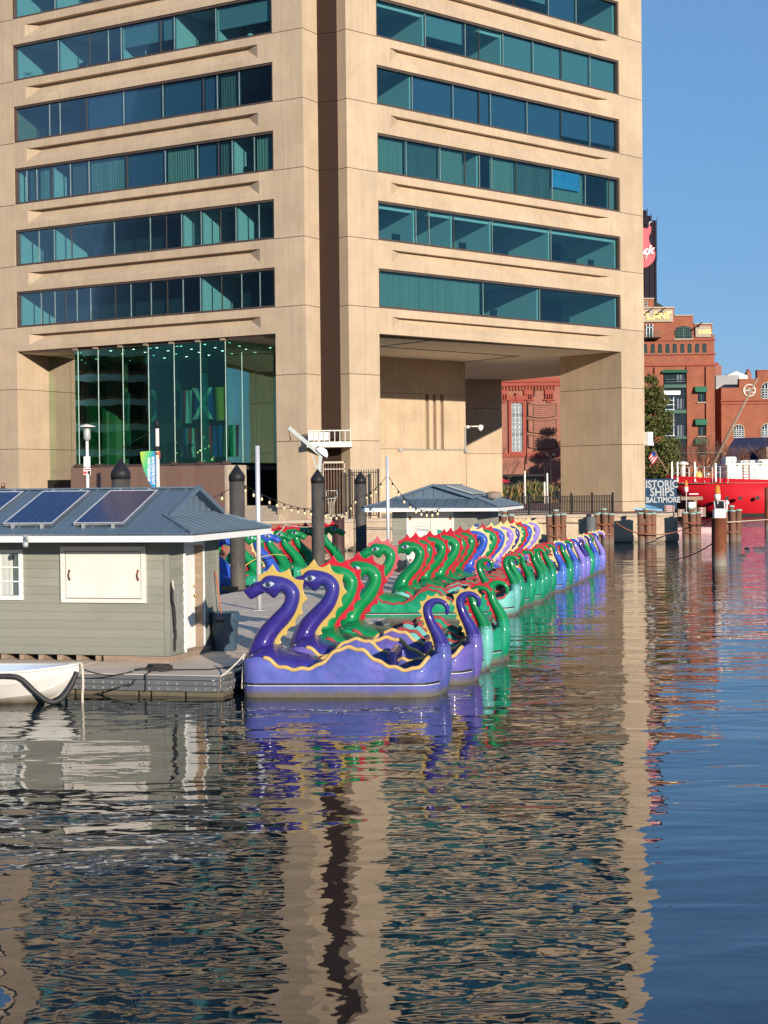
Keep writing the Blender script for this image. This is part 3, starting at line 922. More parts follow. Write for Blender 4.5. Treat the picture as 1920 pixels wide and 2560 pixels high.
# ================================================================ BULKHEAD AND PROMENADE EDGE
bk = thing('bulkhead', 'stained concrete and brick harbour bulkhead with a pale cap below the tower', 'bulkhead', (0, 88, 0))
for i, (a, b) in enumerate(zip(edge, edge[1:])):
    if i > 8:
        break
    a_, b_ = Vector((a[0], a[1], 0)), Vector((b[0], b[1], 0))
    d = (b_ - a_).normalized()
    n = Vector((d.y, -d.x, 0))
    L_ = (b_ - a_).length
    Tt = lambda t, dd, z, a_=a_, d=d, n=n: a_ + d * t + n * dd + Vector((0, 0, z))
    np_ = max(1, round(L_ / (2.2 if i < 8 else 6)))
    for j in range(np_):
        t0, t1 = L_ * j / np_, L_ * (j + 1) / np_
        isb = i < 3
        MB(Tt).box(t0 + .012, t1 - .012, 0.0, 0.32 if not isb else 0.3, -1.0, 1.50).build('wall_panel', K['brickpave'] if isb else K['bulk'], bk, True)
        MB(Tt).box(t0 + .006, t1 - .006, -0.5, 0.40, 1.51, 1.68).build('cap_stone', K['stone'], bk, True)
        if i >= 4 and i < 8:
            MB(Tt).box(t0 + .05, t1 - .05, 0.32, 0.40, 0.05, 0.42).build('stained_footing', K['bulk'], bk, True)
# rubble at the foot of the bulkhead
rub = MB()
for i in range(160):
    x = random.uniform(-6, 9)
    y = 84.6 + (x + 4) * 0.42 - random.uniform(0.5, 1.6)
    r_ = random.uniform(.12, .38)
    p = [(x + r_ * cos(k * 1.05) * random.uniform(.7, 1.2), y + r_ * sin(k * 1.05) * random.uniform(.7, 1.2), z * r_ * .8 - .05 + .1 * random.random()) for z in (0, .6) for k in range(6)]
    q = [(x + (a[0] - x) * (.6 if j > 5 else 1), y + (a[1] - y) * (.6 if j > 5 else 1), a[2]) for j, a in enumerate(p)]
    rub.rings([q[:6], q[6:]], sm=False)
tag(rub.build('rubble', K['float']), 'weedy stone rubble along the bulkhead foot', 'rubble', kind='stuff')

# timber pile clusters in front of the bulkhead
def dolphin(x, y, n, top, lab, extra=True):
    d = thing('pile_cluster', lab, 'mooring piles', (x, y, 0), random.uniform(-.3, .3), 'timber pile clusters along the bulkhead')
    offs = [(-0.27, -.08), (0.02, -.2), (0.28, -.05), (-.14, .22), (.17, .24)][:n]
    for ox, oy in offs:
        lean = (-ox * .12, -oy * .12)
        h = top + random.uniform(-.04, .04)
        r0 = 0.24
        m = MB()
        m.rings([[(ox * 1.25 - lean[0] * 2 * (z / h) + r * cos(k * pi / 6), oy * 1.25 + lean[1] * 2 * (z / h) + r * sin(k * pi / 6), z) for k in range(12)] for z, r in ((-1.2, .215), (0.1, .21), (.5, .20), (h, .175))])
        p = m.build('timber_pile', K['timber'], d)
        cx, cy = ox * 1.25 - lean[0] * 2, oy * 1.25 + lean[1] * 2
        MB().lathe([(0.01, h + .06), (.185, h + .05), (.195, h - .03)], (cx, cy), 12, caps=False).build('cap', K['patina'], p)
    if extra:
        m = MB().lathe([(.15, top - .3), (.15, top + .26)], (0.02, 0.05), 12)
        p = m.build('timber_pile', K['timber'], d)
        MB().lathe([(0.01, top + .32), (.165, top + .31), (.175, top + .23)], (0.02, .05), 12, caps=False).build('cap', K['patina'], p)
    for z in (0.55, 1.12):
        MB().tube([(0.50 * cos(a * pi / 7), 0.42 * sin(a * pi / 7) - .02, z + .02 * sin(a * 3)) for a in range(15)], 0.055, 6).build('binding', K['rust'], d)
    return d
for x, y, n, top, lab in (
        (9.603, 88.0, 5, 1.72, 'brown timber pile cluster against the plank-faced bulkhead, left of the grey plastic pile'),
        (12.568, 90.0, 5, 1.72, 'brown timber pile cluster just right of the grey plastic pile'),
        (6.59, 86.5, 4, 1.75, 'timber pile cluster half hidden behind the dragon crests beside the kiosk'),
        (14.994, 90.0, 5, 1.70, 'timber pile cluster in front of the pale tower pedestal'),
        (17.752, 91.0, 5, 1.70, 'timber pile cluster in open water right of the pale pedestal'),
        (20.31, 92.0, 4, 1.78, 'timber pile cluster right behind the rusty steel pile')):
    dolphin(x, y, n, top, lab)
# grey plastic pile and brown steel pile by the bulkhead
def cyl_pile(name, lab, cat, x, y, r, z1, mat, prof=None):
    o = MB().lathe(prof or [(r, -1.5), (r, z1), (r * .55, z1 + .06), (.01, z1 + .07)], (0, 0), 20, caps=False).build(name, mat)
    o.location = (x, y, 0)
    return tag(o, lab, cat)
gp = cyl_pile('grey_pile', 'smooth grey plastic pile in front of the bulkhead planks', 'mooring pile', 11.289, 86.0, 0.27, 1.6, K['wale'])
cyl_pile('brown_pile', 'thick dark brown steel pile behind the green dragons', 'mooring pile', -2.19, 75.0, 0.30, 1.97, K['rustdk'])
# rusty steel piles with a navigation lamp
rp = cyl_pile('rusty_pile', 'large rusty steel pile standing alone in the open water', 'steel pile', 13.937, 65.5, 0.305, 1.93, K['rust'], [(.305, -2), (.305, 1.93), (.34, 1.94), (.34, 1.985), (.01, 1.99)])
cyl_pile('rusty_pile', 'rusty steel pile cut off by the right edge in front of the ship', 'steel pile', 27.408, 112, 0.31, 3.0, K['rust'])
nl = thing('navigation_light', 'white navigation lamp box with orange beacon on the rusty pile', 'navigation light', (13.937, 65.5, 1.99))
MB().box(-.22, .26, -.2, .2, 0, .34).build('battery_box', K['white'], nl, bev=.015)
m = MB().add([(-.2, -.18, .36), (.24, -.18, .36), (.30, .22, .72), (-.16, .22, .72), (-.2, -.14, .33), (.24, -.14, .33), (.3, .26, .69), (-.16, .26, .69)],
             [(0, 1, 2, 3), (7, 6, 5, 4), (0, 4, 5, 1), (1, 5, 6, 2), (2, 6, 7, 3), (3, 7, 4, 0)])
m.build('panel_back', K['white'], nl)
MB().add([(-.15, -.19, .40), (.19, -.19, .40), (.24, .16, .695), (-.12, .16, .695)], [(0, 1, 2, 3)]).add([(-.15, -.187, .394), (.19, -.187, .394), (.24, .163, .689), (-.12, .163, .689)], [(3, 2, 1, 0)]).build('solar_panel', K['black'], nl)
MB().lathe([(.04, .3), (.04, .74), (.13, .76), (.13, .98), (.05, 1.0)], (-.04, .05), 12).build('lamp_post', K['white'], nl)
MB().lathe([(.09, 1.0), (.13, 1.03), (.12, 1.12), (.10, 1.15), (.10, 1.30), (.05, 1.36), (.01, 1.37)], (-.04, .05), 14).build('beacon', K['orlight'], nl)
MB().tube([(.2, .1, .3), (.36, .1, .34), (.36, .1, .55)], .03, 6).lathe([(.01, .53), (.09, .56), (.1, .64), (.01, .74)], (.36, .1), 10).build('side_lamp', K['white'], nl)
n2 = thing('navigation_light', 'small orange beacon on the pile cluster beside the striped boards', 'navigation light', (17.678, 92, 1.9))
MB().lathe([(.03, -.2), (.03, 1.0), (.12, 1.05), (.12, 1.3), (.03, 1.32)], (0, 0), 10).build('lamp_post', K['white'], n2)
MB().lathe([(.08, 1.32), (.11, 1.36), (.07, 1.5), (.07, 1.66), (.01, 1.72)], (0, 0), 10).build('beacon', K['orlight'], n2)
MB().box(.1, .5, -.2, .2, .1, .42).box(.15, .7, -.1, .1, .85, .92).build('white_box', K['white'], n2, bev=.02)
# drooping ropes between the piles
def rope(name, lab, pts, sag, r, mat, n=14, cat='rope', group=None):
    path = []
    for a, b in zip(pts, pts[1:]):
        a, b = Vector(a), Vector(b)
        for k in range(n):
            t = k / n
            path.append(a.lerp(b, t) - Vector((0, 0, sag * 4 * t * (1 - t))))
    path.append(Vector(pts[-1]))
    o = MB().tube(path, r, 6).build(name, mat)
    return tag(o, lab, cat, group)
rope('mooring_chain', 'rusty chain sagging between the timber pile clusters', [(13.151, 89.3, 1.25), (15.004, 89.3, .55), (17.762, 90.3, 1.0), (13.95 + 2.8, 80, 1.7)], .18, .035, K['rust'])
rope('mooring_line', 'dark line dipping into the water left of the rusty pile', [(13.678, 65.4, .95), (12.975, 70, .05)], .10, .025, K['rustdk'])
rope('mooring_line', 'thin dark cable strung along the bulkhead behind the dragon crests', [(-1.5, 84.7, 1.25), (2.2, 86.6, 1.2), (6.3, 88.6, 1.15), (9.9, 90.6, 1.3), (13.4, 91.9, 1.2)], .06, .022, K['rustdk'])
rope('mooring_line', 'pale line stretched from the rusty pile to the right edge', [(14.25, 65.5, 1.8), (40, 100, 2.3)], .1, .02, K['rope'])

# ---- iron fences
def fence(name, lab, p, q, z, h, step, pr=0.019, posts=6, cap=False):
    P, Q = Vector((p[0], p[1], 0)), Vector((q[0], q[1], 0))
    f = thing(name, lab, 'fence', (p[0], p[1], z))
    d = (Q - P)
    L_ = d.length
    d.normalize()
    ang = atan2(d.y, d.x)
    f.rotation_euler = (0, 0, ang)
    for zz in (0.14, h - .06):
        MB().box(0, L_, -.02, .02, zz - .02, zz + .02).build('rail', K['iron'], f)
    n = int(L_ / step)
    base = MB().box(-pr, pr, -pr, pr, 0.1, h + (0.1 if cap else -.04)).build('picket', K['iron'], f)
    for i in range(1, n + 1):
        inst(base, (i * L_ / (n + 1), 0, 0))
    base.location.x = L_ * .5 / (n + 1)
    pb = MB().box(-.045, .045, -.045, .045, 0, h + .04).lathe([(.075, h + .04), (.075, h + .07), (.03, h + .13), (.01, h + .14)], (0, 0), 8).build('post', K['iron'], f)
    for i in range(1, posts + 1):
        inst(pb, (i * L_ / posts, 0, 0))
    return f
fence('iron_fence', 'black iron picket fence along the promenade under the open passage', (1.9, 88.3), (13.6, 93.5), 1.68, 1.12, 0.115, posts=9)
fence('iron_fence', 'black iron gate fence between the tower column and the kiosk roof', (-1.9, 87.2), (-0.3, 87.6), 1.68, 2.6, 0.14, posts=1, cap=True)
gt = thing('iron_gate', 'tall pale iron gate closing the brown slot of the tower', 'gate', (-3.4, 87.9, 1.85))
MB().box(0, 1.25, -.02, .02, 2.9, 3.0).box(0, 1.25, -.02, .02, 2.55, 2.6).box(0, 1.25, -.02, .02, 0, .06).box(0, .05, -.02, .02, 0, 3).box(1.2, 1.25, -.02, .02, 0, 3).build('gate_frame', K['rope'], gt)
for i in range(7):
    MB().box(.14 + i * .16, .165 + i * .16, -.012, .012, .06, 2.9).build('picket', K['weath'], gt)
MB().box(-3.6, -2.0, 86.9, 87.7, 1.6, 1.85).build('stone_sill', K['stone'])
tag(bpy.data.objects['stone_sill'], 'pale stone sill below the tall pale iron gate', 'sill')

# ================================================================ BRICK BUILDING SEEN THROUGH THE PASSAGE (y = 190)
bb = thing('brick_hall', 'red painted brick hall with a lattice window seen through the open passage', 'brick building', (18, 190, 1.6))
def BX(x0, x1, z0, z1, d0=-0.0, d1=8.0):
    return MB().box(x0, x1, 190 + d0, 190 + d1, z0, z1)
x0, x1 = 13.412, 21.423
BX(x0 - 8, x1, 1.6, 18.163).build('wall', K['brickpk'], bb, True)
BX(x0 - 8, x1 + .35, 15.707, 16.189, -.5, .0).build('cornice', K['brickdk'], bb, True)
BX(x0 - 8, x1, 15.274, 15.707, -.3, .0).build('cornice', K['brickdk'], bb, True)
BX(x0 - 8, x1, 6.741, 7.223, -.25, 0).build('string_course', K['brickdk'], bb, True)
dn = BX(x0 - 8, x0 - 7.8, 14.744, 15.226, -.25, 0).build('dentil', K['brickdk'], bb, True)
for i in range(46):
    if x0 - 7.8 + .38 * (i + 1) < x1 - .3:
        inst(dn, (0.38 * (i + 1), 0, 0))
for x in (x0 + 1.11, x0 + 4.15, x0 + 6.67):
    m = BX(x - .55, x + .55, 14.503 - .25, 14.792, -.28, 0)
    for j in range(4):
        m.box(x - .5 + j * .28, x - .36 + j * .28, 189.68, 190, 14.503 - .8, 14.503 - .25)
    m.box(x - .7, x + .7, 189.7, 190, 14.503 - 1.0, 14.503 - .85)
    m.box(x - .3, x + .3, 189.75, 190, 14.503 - 1.25, 14.503 - 1.05)
    m.build('bracket', K['brickdk'], bb, True)
wx0, wx1, wz0, wz1 = 15.487, 16.838, 7.368, 13.25
m = MB()
m.box(wx0 - .35, wx0, 189.7, 190, wz0 - .35, wz1 + .3).box(wx1, wx1 + .45, 189.7, 190, wz0 - .35, wz1 + .3).box(wx0, wx1, 189.7, 190, wz1, wz1 + .3).box(wx0, wx1, 189.65, 190, wz0 - .4, wz0)
m.box(wx0 - .6, wx1 + .6, 189.62, 189.99, wz1 + .32, wz1 + .85).box((wx0 + wx1) / 2 - .16, (wx0 + wx1) / 2 + .16, 189.5, 190, wz1 + .3, wz1 + 1.2)
m.build('window_surround', K['brickdk'], bb, True)
wn = MB().box(wx0, wx1, 189.93, 189.97, wz0, wz1).build('window', K['inner'], bb, True)
m = MB()
for i in range(4):
    x = wx0 + (wx1 - wx0) * i / 3
    m.bar((x, 189.9, wz0), (x, 189.9, wz1), .07, .05)
for j in range(11):
    z = wz0 + (wz1 - wz0) * j / 10
    m.bar((wx0, 189.9, z), (wx1, 189.9, z), .07, .05)
    if j < 10 and j not in (3, 7):
        z2 = wz0 + (wz1 - wz0) * (j + 1) / 10
        for i in range(3):
            xa, xb = wx0 + (wx1 - wx0) * i / 3, wx0 + (wx1 - wx0) * (i + 1) / 3
            m.bar((xa, 189.9, z), (xb, 189.9, z2), .045, .04)
            m.bar((xa, 189.9, z2), (xb, 189.9, z), .045, .04)
m.build('lattice', K['muntin'], wn, True)
px0, px1 = 17.514, 20.892
for za, zb in ((11.634, 13.128), (9.754, 11.248), (7.873, 9.368)):
    m = MB()
    n = 10
    def cz(i, z): return z - 0.22 * sin(pi * i / n)
    outer = [(px0 + (px1 - px0) * i / n, cz(i, zb)) for i in range(n + 1)] + [(px1 - (px1 - px0) * i / n, cz(n - i, za)) for i in range(n + 1)]
    m.prism(outer, lambda x, y: (x, 189.86, y), lambda x, y: (x, 189.99, y))
    pn = m.build('relief_panel', K['brickpk'], bb, True)
    m = MB()
    for z in (za, zb):
        m.tube([(px0 + (px1 - px0) * i / n, 189.84, cz(i, z)) for i in range(n + 1)], .05, 5)
    for x in (px0, px1, px0 + (px1 - px0) * .18):
        m.tube([(x, 189.84, za), (x, 189.84, zb)], .05, 5)
    for j in range(1, 6):
        z = za + (zb - za) * j / 6
        m.tube([(px0 + (px1 - px0) * (.2 + .8 * i / n), 189.85, cz(i * .8 + 2, z)) for i in range(n + 1)], .022, 4)
    m.build('relief_frame', K['joint'], pn, True)
MB().tube([(18.296, 189.7, 15.207), (18.286, 189.7, 14.051), (17.366, 189.7, 13.675), (17.246, 189.7, 5.864)], .06, 6).build('drain_pipe', K['iron'], bb, True)
BX(x1, x1 + .8, 1.6, 16.96, 1.5, 8).build('dark_recess', K['brickdk'], bb, True)
BX(x1 + .8, x1 + 9, 1.6, 18.163, .4, 8).build('wing_wall', K['brick'], bb, True)
BX(x0 - 8, x1 - 2, 4.328, 4.618, -3.5, 0).build('entrance_canopy', K['iron'], bb, True)
BX(x0 - 8, x1 - 2.5, 1.6, 4.232, -.06, 0).build('dark_shopfront', K['darkwin'], bb, True)
# street furniture behind the fence
for px_, y, zt, lab in ((13.449, 150, 5.368, 'tall pale pole with a dark tip behind the ornamental grass'), (15.583, 150, 5.155, 'pale pole with a pointed tip right of the ornamental grass'), (15.112, 148, 4.309, 'short pale pole beside the pointed one behind the fence')):
    p = thing('pole', lab, 'pole', (px_, y, 1.6))
    MB().lathe([(.11, 0), (.09, zt - 2.3), (.01, zt - 2.2)], (0, 0), 8).build('shaft', K['worn'], p)
    MB().lathe([(.06, zt - 2.3), (.05, zt - 1.2), (.01, zt - 1.1)], (0, 0), 8).build('tip', K['iron'], p)
lp = thing('lamp_post', 'black twin-head lamp post in front of the brick hall', 'lamp post', (17.504, 165, 1.6))
h = 6.364 - 1.6
MB().lathe([(.12, 0), (.08, h)], (0, 0), 8).build('shaft', K['iron'], lp)
MB().bar((-.4, 0, h), (.4, 0, h), .06, .06).build('arm', K['iron'], lp)
for s in (-1, 1):
    MB().box(s * .25 - .2 if s < 0 else .2, s * .25 + .05 if s < 0 else .5, -.15, .15, h, h + .3).build('lamp_head', K['iron'], lp)
pu = thing('patio_umbrella', 'red patio umbrella at the left edge of the passage', 'umbrella', (11.657, 160, 1.6))
MB().lathe([(1.3, 2.05), (.7, 2.35), (.03, 2.62)], (0, 0), 10, caps=False, sm=False).build('canopy', K['shipred'], pu)
MB().lathe([(.04, 0), (.04, 2.6)], (0, 0), 6).build('pole', K['iron'], pu)

# leafy things
def leafmass(m, c, r, n, sz, flat=1.0):
    c = Vector(c)
    for i in range(n):
        d = Vector((random.gauss(0, 1), random.gauss(0, 1), random.gauss(0, 1))).normalized() * (random.random() ** .45)
        p = c + Vector((d.x * r[0], d.y * r[1], d.z * r[2]))
        u = Vector((random.gauss(0, 1), random.gauss(0, 1), random.gauss(0, 1) * flat)).normalized() * sz * random.uniform(.6, 1.4)
        v = u.cross(Vector((random.gauss(0, 1), random.gauss(0, 1), random.gauss(0, 1)))).normalized() * sz * .45
        m.add([p - u, p + v, p + u, p - v], [(0, 1, 2, 3)])
gx, gy = 14.399, 155
gr = thing('grass_bed', 'bed of green and straw coloured ornamental grass behind the fence', 'ornamental grass', (gx, gy, 1.6))
m1, m2 = MB(), MB()
for i in range(1500):
    x = random.uniform(-3.2, 2.6)
    y = random.uniform(-.8, .8)
    hh = random.uniform(.9, 2.0) * (1.25 - abs(x) * .15)
    dx, dy = random.uniform(-.5, .5), random.uniform(-.4, .4)
    tgt = m1 if random.random() < .62 else m2
    tgt.add([(x - .03, y, 0), (x + .03, y, 0), (x + dx * .5, y + dy * .5, hh * .7), (x + dx, y + dy, hh)], [(0, 1, 2), (1, 3, 2)])
leafmass(m1, (.9, 0, 1.2), (1.3, .7, .8), 900, .14)
m1.build('blades', K['leafgr'], gr)
m2.build('dry_stems', K['straw'], gr)
# patio chairs and tables, dark, behind the fence
for i, x in enumerate((16.482, 16.939, 17.702)):
    t_ = thing('patio_chair', ['dark patio chair left of the other two behind the fence', 'dark patio chair between two others behind the fence', 'dark patio chair nearest the shaded tower pier'][i], 'chair', (x, 150, 1.6), i * .5, 'patio chairs behind the fence')
    MB().box(-.3, .3, -.3, .3, .42, .5).build('seat', K['iron'], t_)
    MB().box(-.3, .3, .25, .32, .5, 1.15).build('backrest', K['iron'], t_)
    for sx in (-.27, .27):
        for sy in (-.27, .27):
            MB().box(sx - .03, sx + .03, sy - .03, sy + .03, 0, .42).build('leg', K['iron'], t_)

# ================================================================ POWER PLANT BUILDING (y = 230)
PY = 230
pp = thing('brick_power_plant', 'stepped red brick power plant building with gilt sign letters and green awnings', 'brick building', (44, PY, 1.6))
def PB(u0, u1, v0, v1, d0, d1, name, mat, par=None):
    return MB().box(u0, u1, PY + d0, PY + d1, v0, v1).build(name, mat, par or pp, True)
def arch(x0_, x1_, z0_, z1_, d0, d1, name, mat, par=None, rise=None, n=10):
    rise = (x1_ - x0_) / 2 if rise is None else rise
    c = (x0_ + x1_) / 2
    hw = (x1_ - x0_) / 2
    pts = [(x0_, z0_), (x1_, z0_)] + [(c + hw * cos(pi * i / n), z1_ - rise + rise * sin(pi * i / n)) for i in range(n + 1)]
    return MB().prism(pts, lambda x, y: (x, PY + d0, y), lambda x, y: (x, PY + d1, y)).build(name, mat, par or pp, True)
xl = 30.0
xr = 48.466
PB(xl, xr, 1.6, 24.906, 0, 18, 'wall', K['brick'])
PB(xl, 45.398, 24.906, 27.701, .1, 10, 'wall', K['brick'])
PB(xl, 42.655, 27.701, 28.839, .1, 10, 'wall', K['brick'])
PB(45.398 + .02, 48.192, 24.875, 26.447, .1, 4, 'wall', K['brick'])
PB(xl, 42.655, 28.839, 29.071, -.1, 10.1, 'coping', K['stone'])
PB(42.655 + .02, 45.456, 27.701, 27.876, -.1, 10.1, 'coping', K['stone'])
PB(45.398 + .2, 48.25, 26.447, 26.622, -.1, 4.1, 'coping', K['stone'])
PB(xl, xr + .3, 22.051, 22.226, -.25, 0, 'string_course', K['brickdk'])
PB(xl, xr + .3, 20.419, 20.652, -.3, 0, 'string_course', K['brickdk'])
PB(xl, xr + .2, 24.09, 24.265, -.2, 0, 'string_course', K['brickdk'])
# penthouse with small gable and window
PB(xl, 40.344, 28.845, 30.649, 4, 12, 'penthouse', K['brick'])
MB().prism([(xl, 30.649), (40.344, 30.649), (xl, 31.713 + 1.0)], lambda x, y: (x, PY + 4.1, y), lambda x, y: (x, PY + 11.9, y)).build('gable', K['brick'], pp, True)
PB(xl, 40.405, 30.649, 30.824, 3.8, 4.1, 'coping', K['stone'])
MB().prism([(40.344, 30.649), (41.919, 29.756), (42.202, 28.879), (40.344, 28.903)], lambda x, y: (x, PY + 5, y), lambda x, y: (x, PY + 12, y)).build('sloping_roof', K['iron'], pp, True)
pw = PB(38.648, 39.406, 28.974, 30.429, 3.9, 4.0, 'window', K['darkwin'])
m = MB()
for i in range(4):
    x = 38.648 + i * .25
    m.box(x - .04, x + .04, PY + 3.84, PY + 3.9, 28.974, 30.429)
for j in range(5):
    z = 28.974 + j * .36
    m.box(38.648, 39.406, PY + 3.85, PY + 3.89, z - .03, z + .03)
m.build('muntins', K['stone'], pw, True)
# sign panels
sp = PB(xl, 42.426, 26.859, 28.664, -.25, .1, 'sign_panel', K['stone'])
for j, ch in enumerate('PLANT'):
    x = (37.932, 38.865, 39.915, 40.849, 41.666)[j]
    o = text('letter', ch, 1.5, K['gold'], sp, face_mtx((x - sp.location.x - 44, -.32, 27.273 + .0 - 1.6), (1, 0, .0), (0, 0, 1)), .06, fat=.05)
sp2 = PB(45.677, 47.894, 24.579, 26.21, -.3, .1, 'sign_panel', K['stone'])
m = MB()
for i in range(4):
    x = 46.141 + i * .48
    m.box(x, x + .16, PY - .36, PY - .3, 25.103, 25.569).box(x + .2, x + .4, PY - .36, PY - .3, 25.103, 25.162 + .1)
    m.box(x + .16, x + .36, PY - .36, PY - .3, 25.511, 25.569 + .05)
m.build('gilt_letters', K['gold'], sp2, True)
for a, b in ((45.798, 46.676), (40.446, 41.267), (38.349 + .2, 39.517)):
    zz = 26.035 if a > 45 else 28.198
    MB().bar((a, PY - 1.4, zz), (b, PY - .1, zz + .7), .1, .1).box(a - .2, a + .2, PY - 1.6, PY - 1.2, zz - .15, zz + .05).build('sign_lamp', K['iron'], pp, True)
# big arched window
aw = arch(42.809, 45.143, 24.434, 26.24, -.06, .0, 'arched_window', K['darkwin'], rise=.8)
m = MB()
for i in range(9):
    x = 42.809 + (45.143 - 42.809) * i / 8
    m.box(x - (.09 if i == 4 else .03), x + (.09 if i == 4 else .03), PY - .12, PY - .06, 24.434, 26.065 - .25 * abs(i - 4) / 4)
for j in range(5):
    z = 24.434 + j * .4
    m.box(42.809, 45.143, PY - .11, PY - .07, z - .03, z + .03)
m.build('muntins', K['dkgreen'], aw, True)
PB(42.517, 45.318, 24.201, 24.376, -.35, 0, 'sill', K['stone'])
# french door and balcony
fd = PB(38.499, 39.491, 24.548, 26.528, -.05, 0, 'door', K['darkwin'])
m = MB()
for i in range(3):
    x = 38.558 + i * .45
    m.box(x - .07, x + .07, PY - .12, PY - .05, 24.548, 26.528)
m.box(38.499, 39.491, PY - .12, PY - .05, 26.004, 26.062 + .05)
m.build('door_frame', K['muntin'], fd, True)
bl = PB(xl, 40.418, 24.373, 24.548, -1.6, 0, 'balcony', K['iron'])
m = MB()
for i in range(16):
    x = 40.418 - i * .2
    m.box(x - .02, x + .02, PY - 1.58, PY - 1.54, 24.548, 25.305)
m.box(xl, 40.418, PY - 1.6, PY - 1.53, 25.305, 25.363)
m.build('railing', K['dkgreen'], bl, True)
# arcade of nine little arched windows
for x in (38.364, 39.473, 40.524, 41.633, 42.683, 43.792, 44.843, 45.951, 47.002):
    fr_ = arch(x - .29, x + .29, 22.284, 23.682, -.05, 0.0, 'arched_window', K['darkwin'])
    m = MB()
    for sx in (-.1, .1):
        m.box(x + sx - .02, x + sx + .02, PY - .09, PY - .05, 22.284, 23.508)
    for j in range(4):
        z = 22.342 + j * .3
        m.box(x - .28, x + .28, PY - .09, PY - .05, z, z + .04)
    m.build('muntins', K['dkgreen'], fr_, True)
    PB(x - .36, x + .36, 22.109 - .02, 22.284 - .02, -.2, 0, 'sill', K['stone'])
# wide bay of balconies with green beams, awning above
bx0, bx1 = 40.991, 44.203
PB(bx0, bx1, 6.129, 19.434, -.04, .0, 'recess', K['darkwin'])
MB().prism([(0, 19.434), (0, 19.901), (1.1, 19.434 - .05)], lambda d, z: (bx0 - .35, PY - d, z), lambda d, z: (bx1 + .2, PY - d, z)).build('awning', K['green_awn'], pp, True)
PB(bx0, 43.392, 16.227, 16.81, -.3, -.05, 'white_band', K['white'])
for v0, v1 in ((17.219, 17.685), (13.485, 14.01), (9.75, 10.158)):
    PB(bx0, bx1, v0, v1, -.5, -.05, 'green_beam', K['dkgreen'])
for zr in (18.443, 18.093):
    PB(bx0 + .2, bx1 - .1, zr - .05, zr + .04, -.5, -.4, 'rail', K['dkgreen'])
for vv in (15.41, 14.769, 14.069, 12.435, 11.618, 10.275, 8.816, 8.115):
    PB(bx0, 42.568, vv - .05, vv + .05, -.4, -.3, 'rail', K['muntin'])
for ua in (42.393, 41.05):
    PB(ua - .06, ua + .06, 8.115, 15.877, -.3, -.2, 'rail', K['muntin'])
for v0, v1 in ((14.179, 15.638), (9.977, 11.787), (18.087, 19.195)):
    d_ = PB(42.802, 43.853, v0, v1, -.1, -.05, 'glass_door', K['inner'])
    for xx in (42.86, 43.327, 43.736):
        PB(xx - .07, xx + .07, v0, v1, -.16, -.11, 'door_frame', K['navyroof'], d_)
# pilasters and small awning windows
for ua, ub in ((39.648, 40.874), (44.32, 44.787), (47.123, 47.59)):
    PB(ua, ub, 1.6, 20.302, -.35, 0, 'pilaster', K['brick'])
for va, vb, vc, vd in ((16.537, 17.411, 15.137, 16.478), (11.752, 12.686, 10.176, 11.636), (8.892, 9.826, 7.374, 8.775)):
    MB().prism([(0, va), (0, vb), (.5, vb - .1), (1.0, va)], lambda d, z: (45.488, PY - d, z), lambda d, z: (47.181, PY - d, z)).build('awning', K['green_awn'], pp, True)
    wd = PB(46.013, 46.948, vc, vd, -.05, 0, 'window', K['darkwin'])
    PB(46.48 - .05, 46.48 + .05, vc, vd, -.1, -.05, 'muntin', K['dkgreen'], wd)
    PB(45.78, 47.181, vc - .18, vc, -.3, 0, 'sill', K['stone'])
# dark stepped chimney stacks with the guitar sign
st = thing('smokestack', 'dark stepped smokestacks carrying a red guitar sign behind the tower', 'smokestack', (40, PY + 10, 20))
for uu, vv in ((40.816, 47.07), (41.284, 45.73), (41.518, 44.454), (41.864, 43.299)):
    i = len([o for o in kids(st) if o.name.startswith('stack')])
    m = MB().box(31, uu, 240 + 2.5 * (3 - i), 240 + 2.5 * (3 - i) + 2.4, 24, vv)
    for k in range(8):
        m.box(uu - .3 - k * .8, uu - .22 - k * .8, 240 + 2.5 * (3 - i) - .12, 240 + 2.5 * (3 - i), 24, vv)
    m.build('stack', K['black2'], st, True)
    q = MB()
    q.tube([(uu + .25, 241 + 2.5 * (3 - i), vv - 6), (uu + .25, 241 + 2.5 * (3 - i), vv + .6)], .04, 5)
    for k in range(7):
        q.bar((uu, 241 + 2.5 * (3 - i), vv - 6 + k), (uu + .25, 241 + 2.5 * (3 - i), vv - 6 + k), .05, .05)
    q.build('ladder', K['iron'], st, True)
gs = thing('guitar_sign', 'red guitar shaped sign with white script on the dark smokestack', 'sign', (40.5, 239, 40))
gp_ = [(39.283, 42.252), (40.249, 41.88), (40.555, 42.299), (40.857, 42.175), (40.851, 41.39), (40.541, 40.548), (40.716, 39.7), (41.256, 38.909), (41.491, 38.0), (41.241, 37.036), (40.63, 36.377), (39.9, 36.022), (38.87, 35.973), (37.97, 37.191), (38.292, 39.605), (38.968, 40.806)]
MB().prism([tuple(p) for p in spline(gp_ + [gp_[0]], 4)[:-1]], lambda x, y: (x, 238.9, y), lambda x, y: (x, 239.3, y)).build('guitar_body', K['signred'], gs, True)
text('script', 'ck', 1.75, K['white'], gs, face_mtx((40.34 - 40.5, -.25, 38.01 - 40), (1, 0, .12), (-.12, 0, 1)), .08, shear=.35, fat=.06)
MB().tube([(39.92, 238.8, 38.621), (40.218, 238.8, 37.893), (39.908, 238.8, 37.05)], .1, 6).build('flourish', K['white'], gs, True)
MB().tube([(40.555, 238.8, 42.359), (40.62, 238.8, 42.842), (40.984, 238.8, 42.898)], .07, 6).build('strap_hook', K['white'], gs, True)

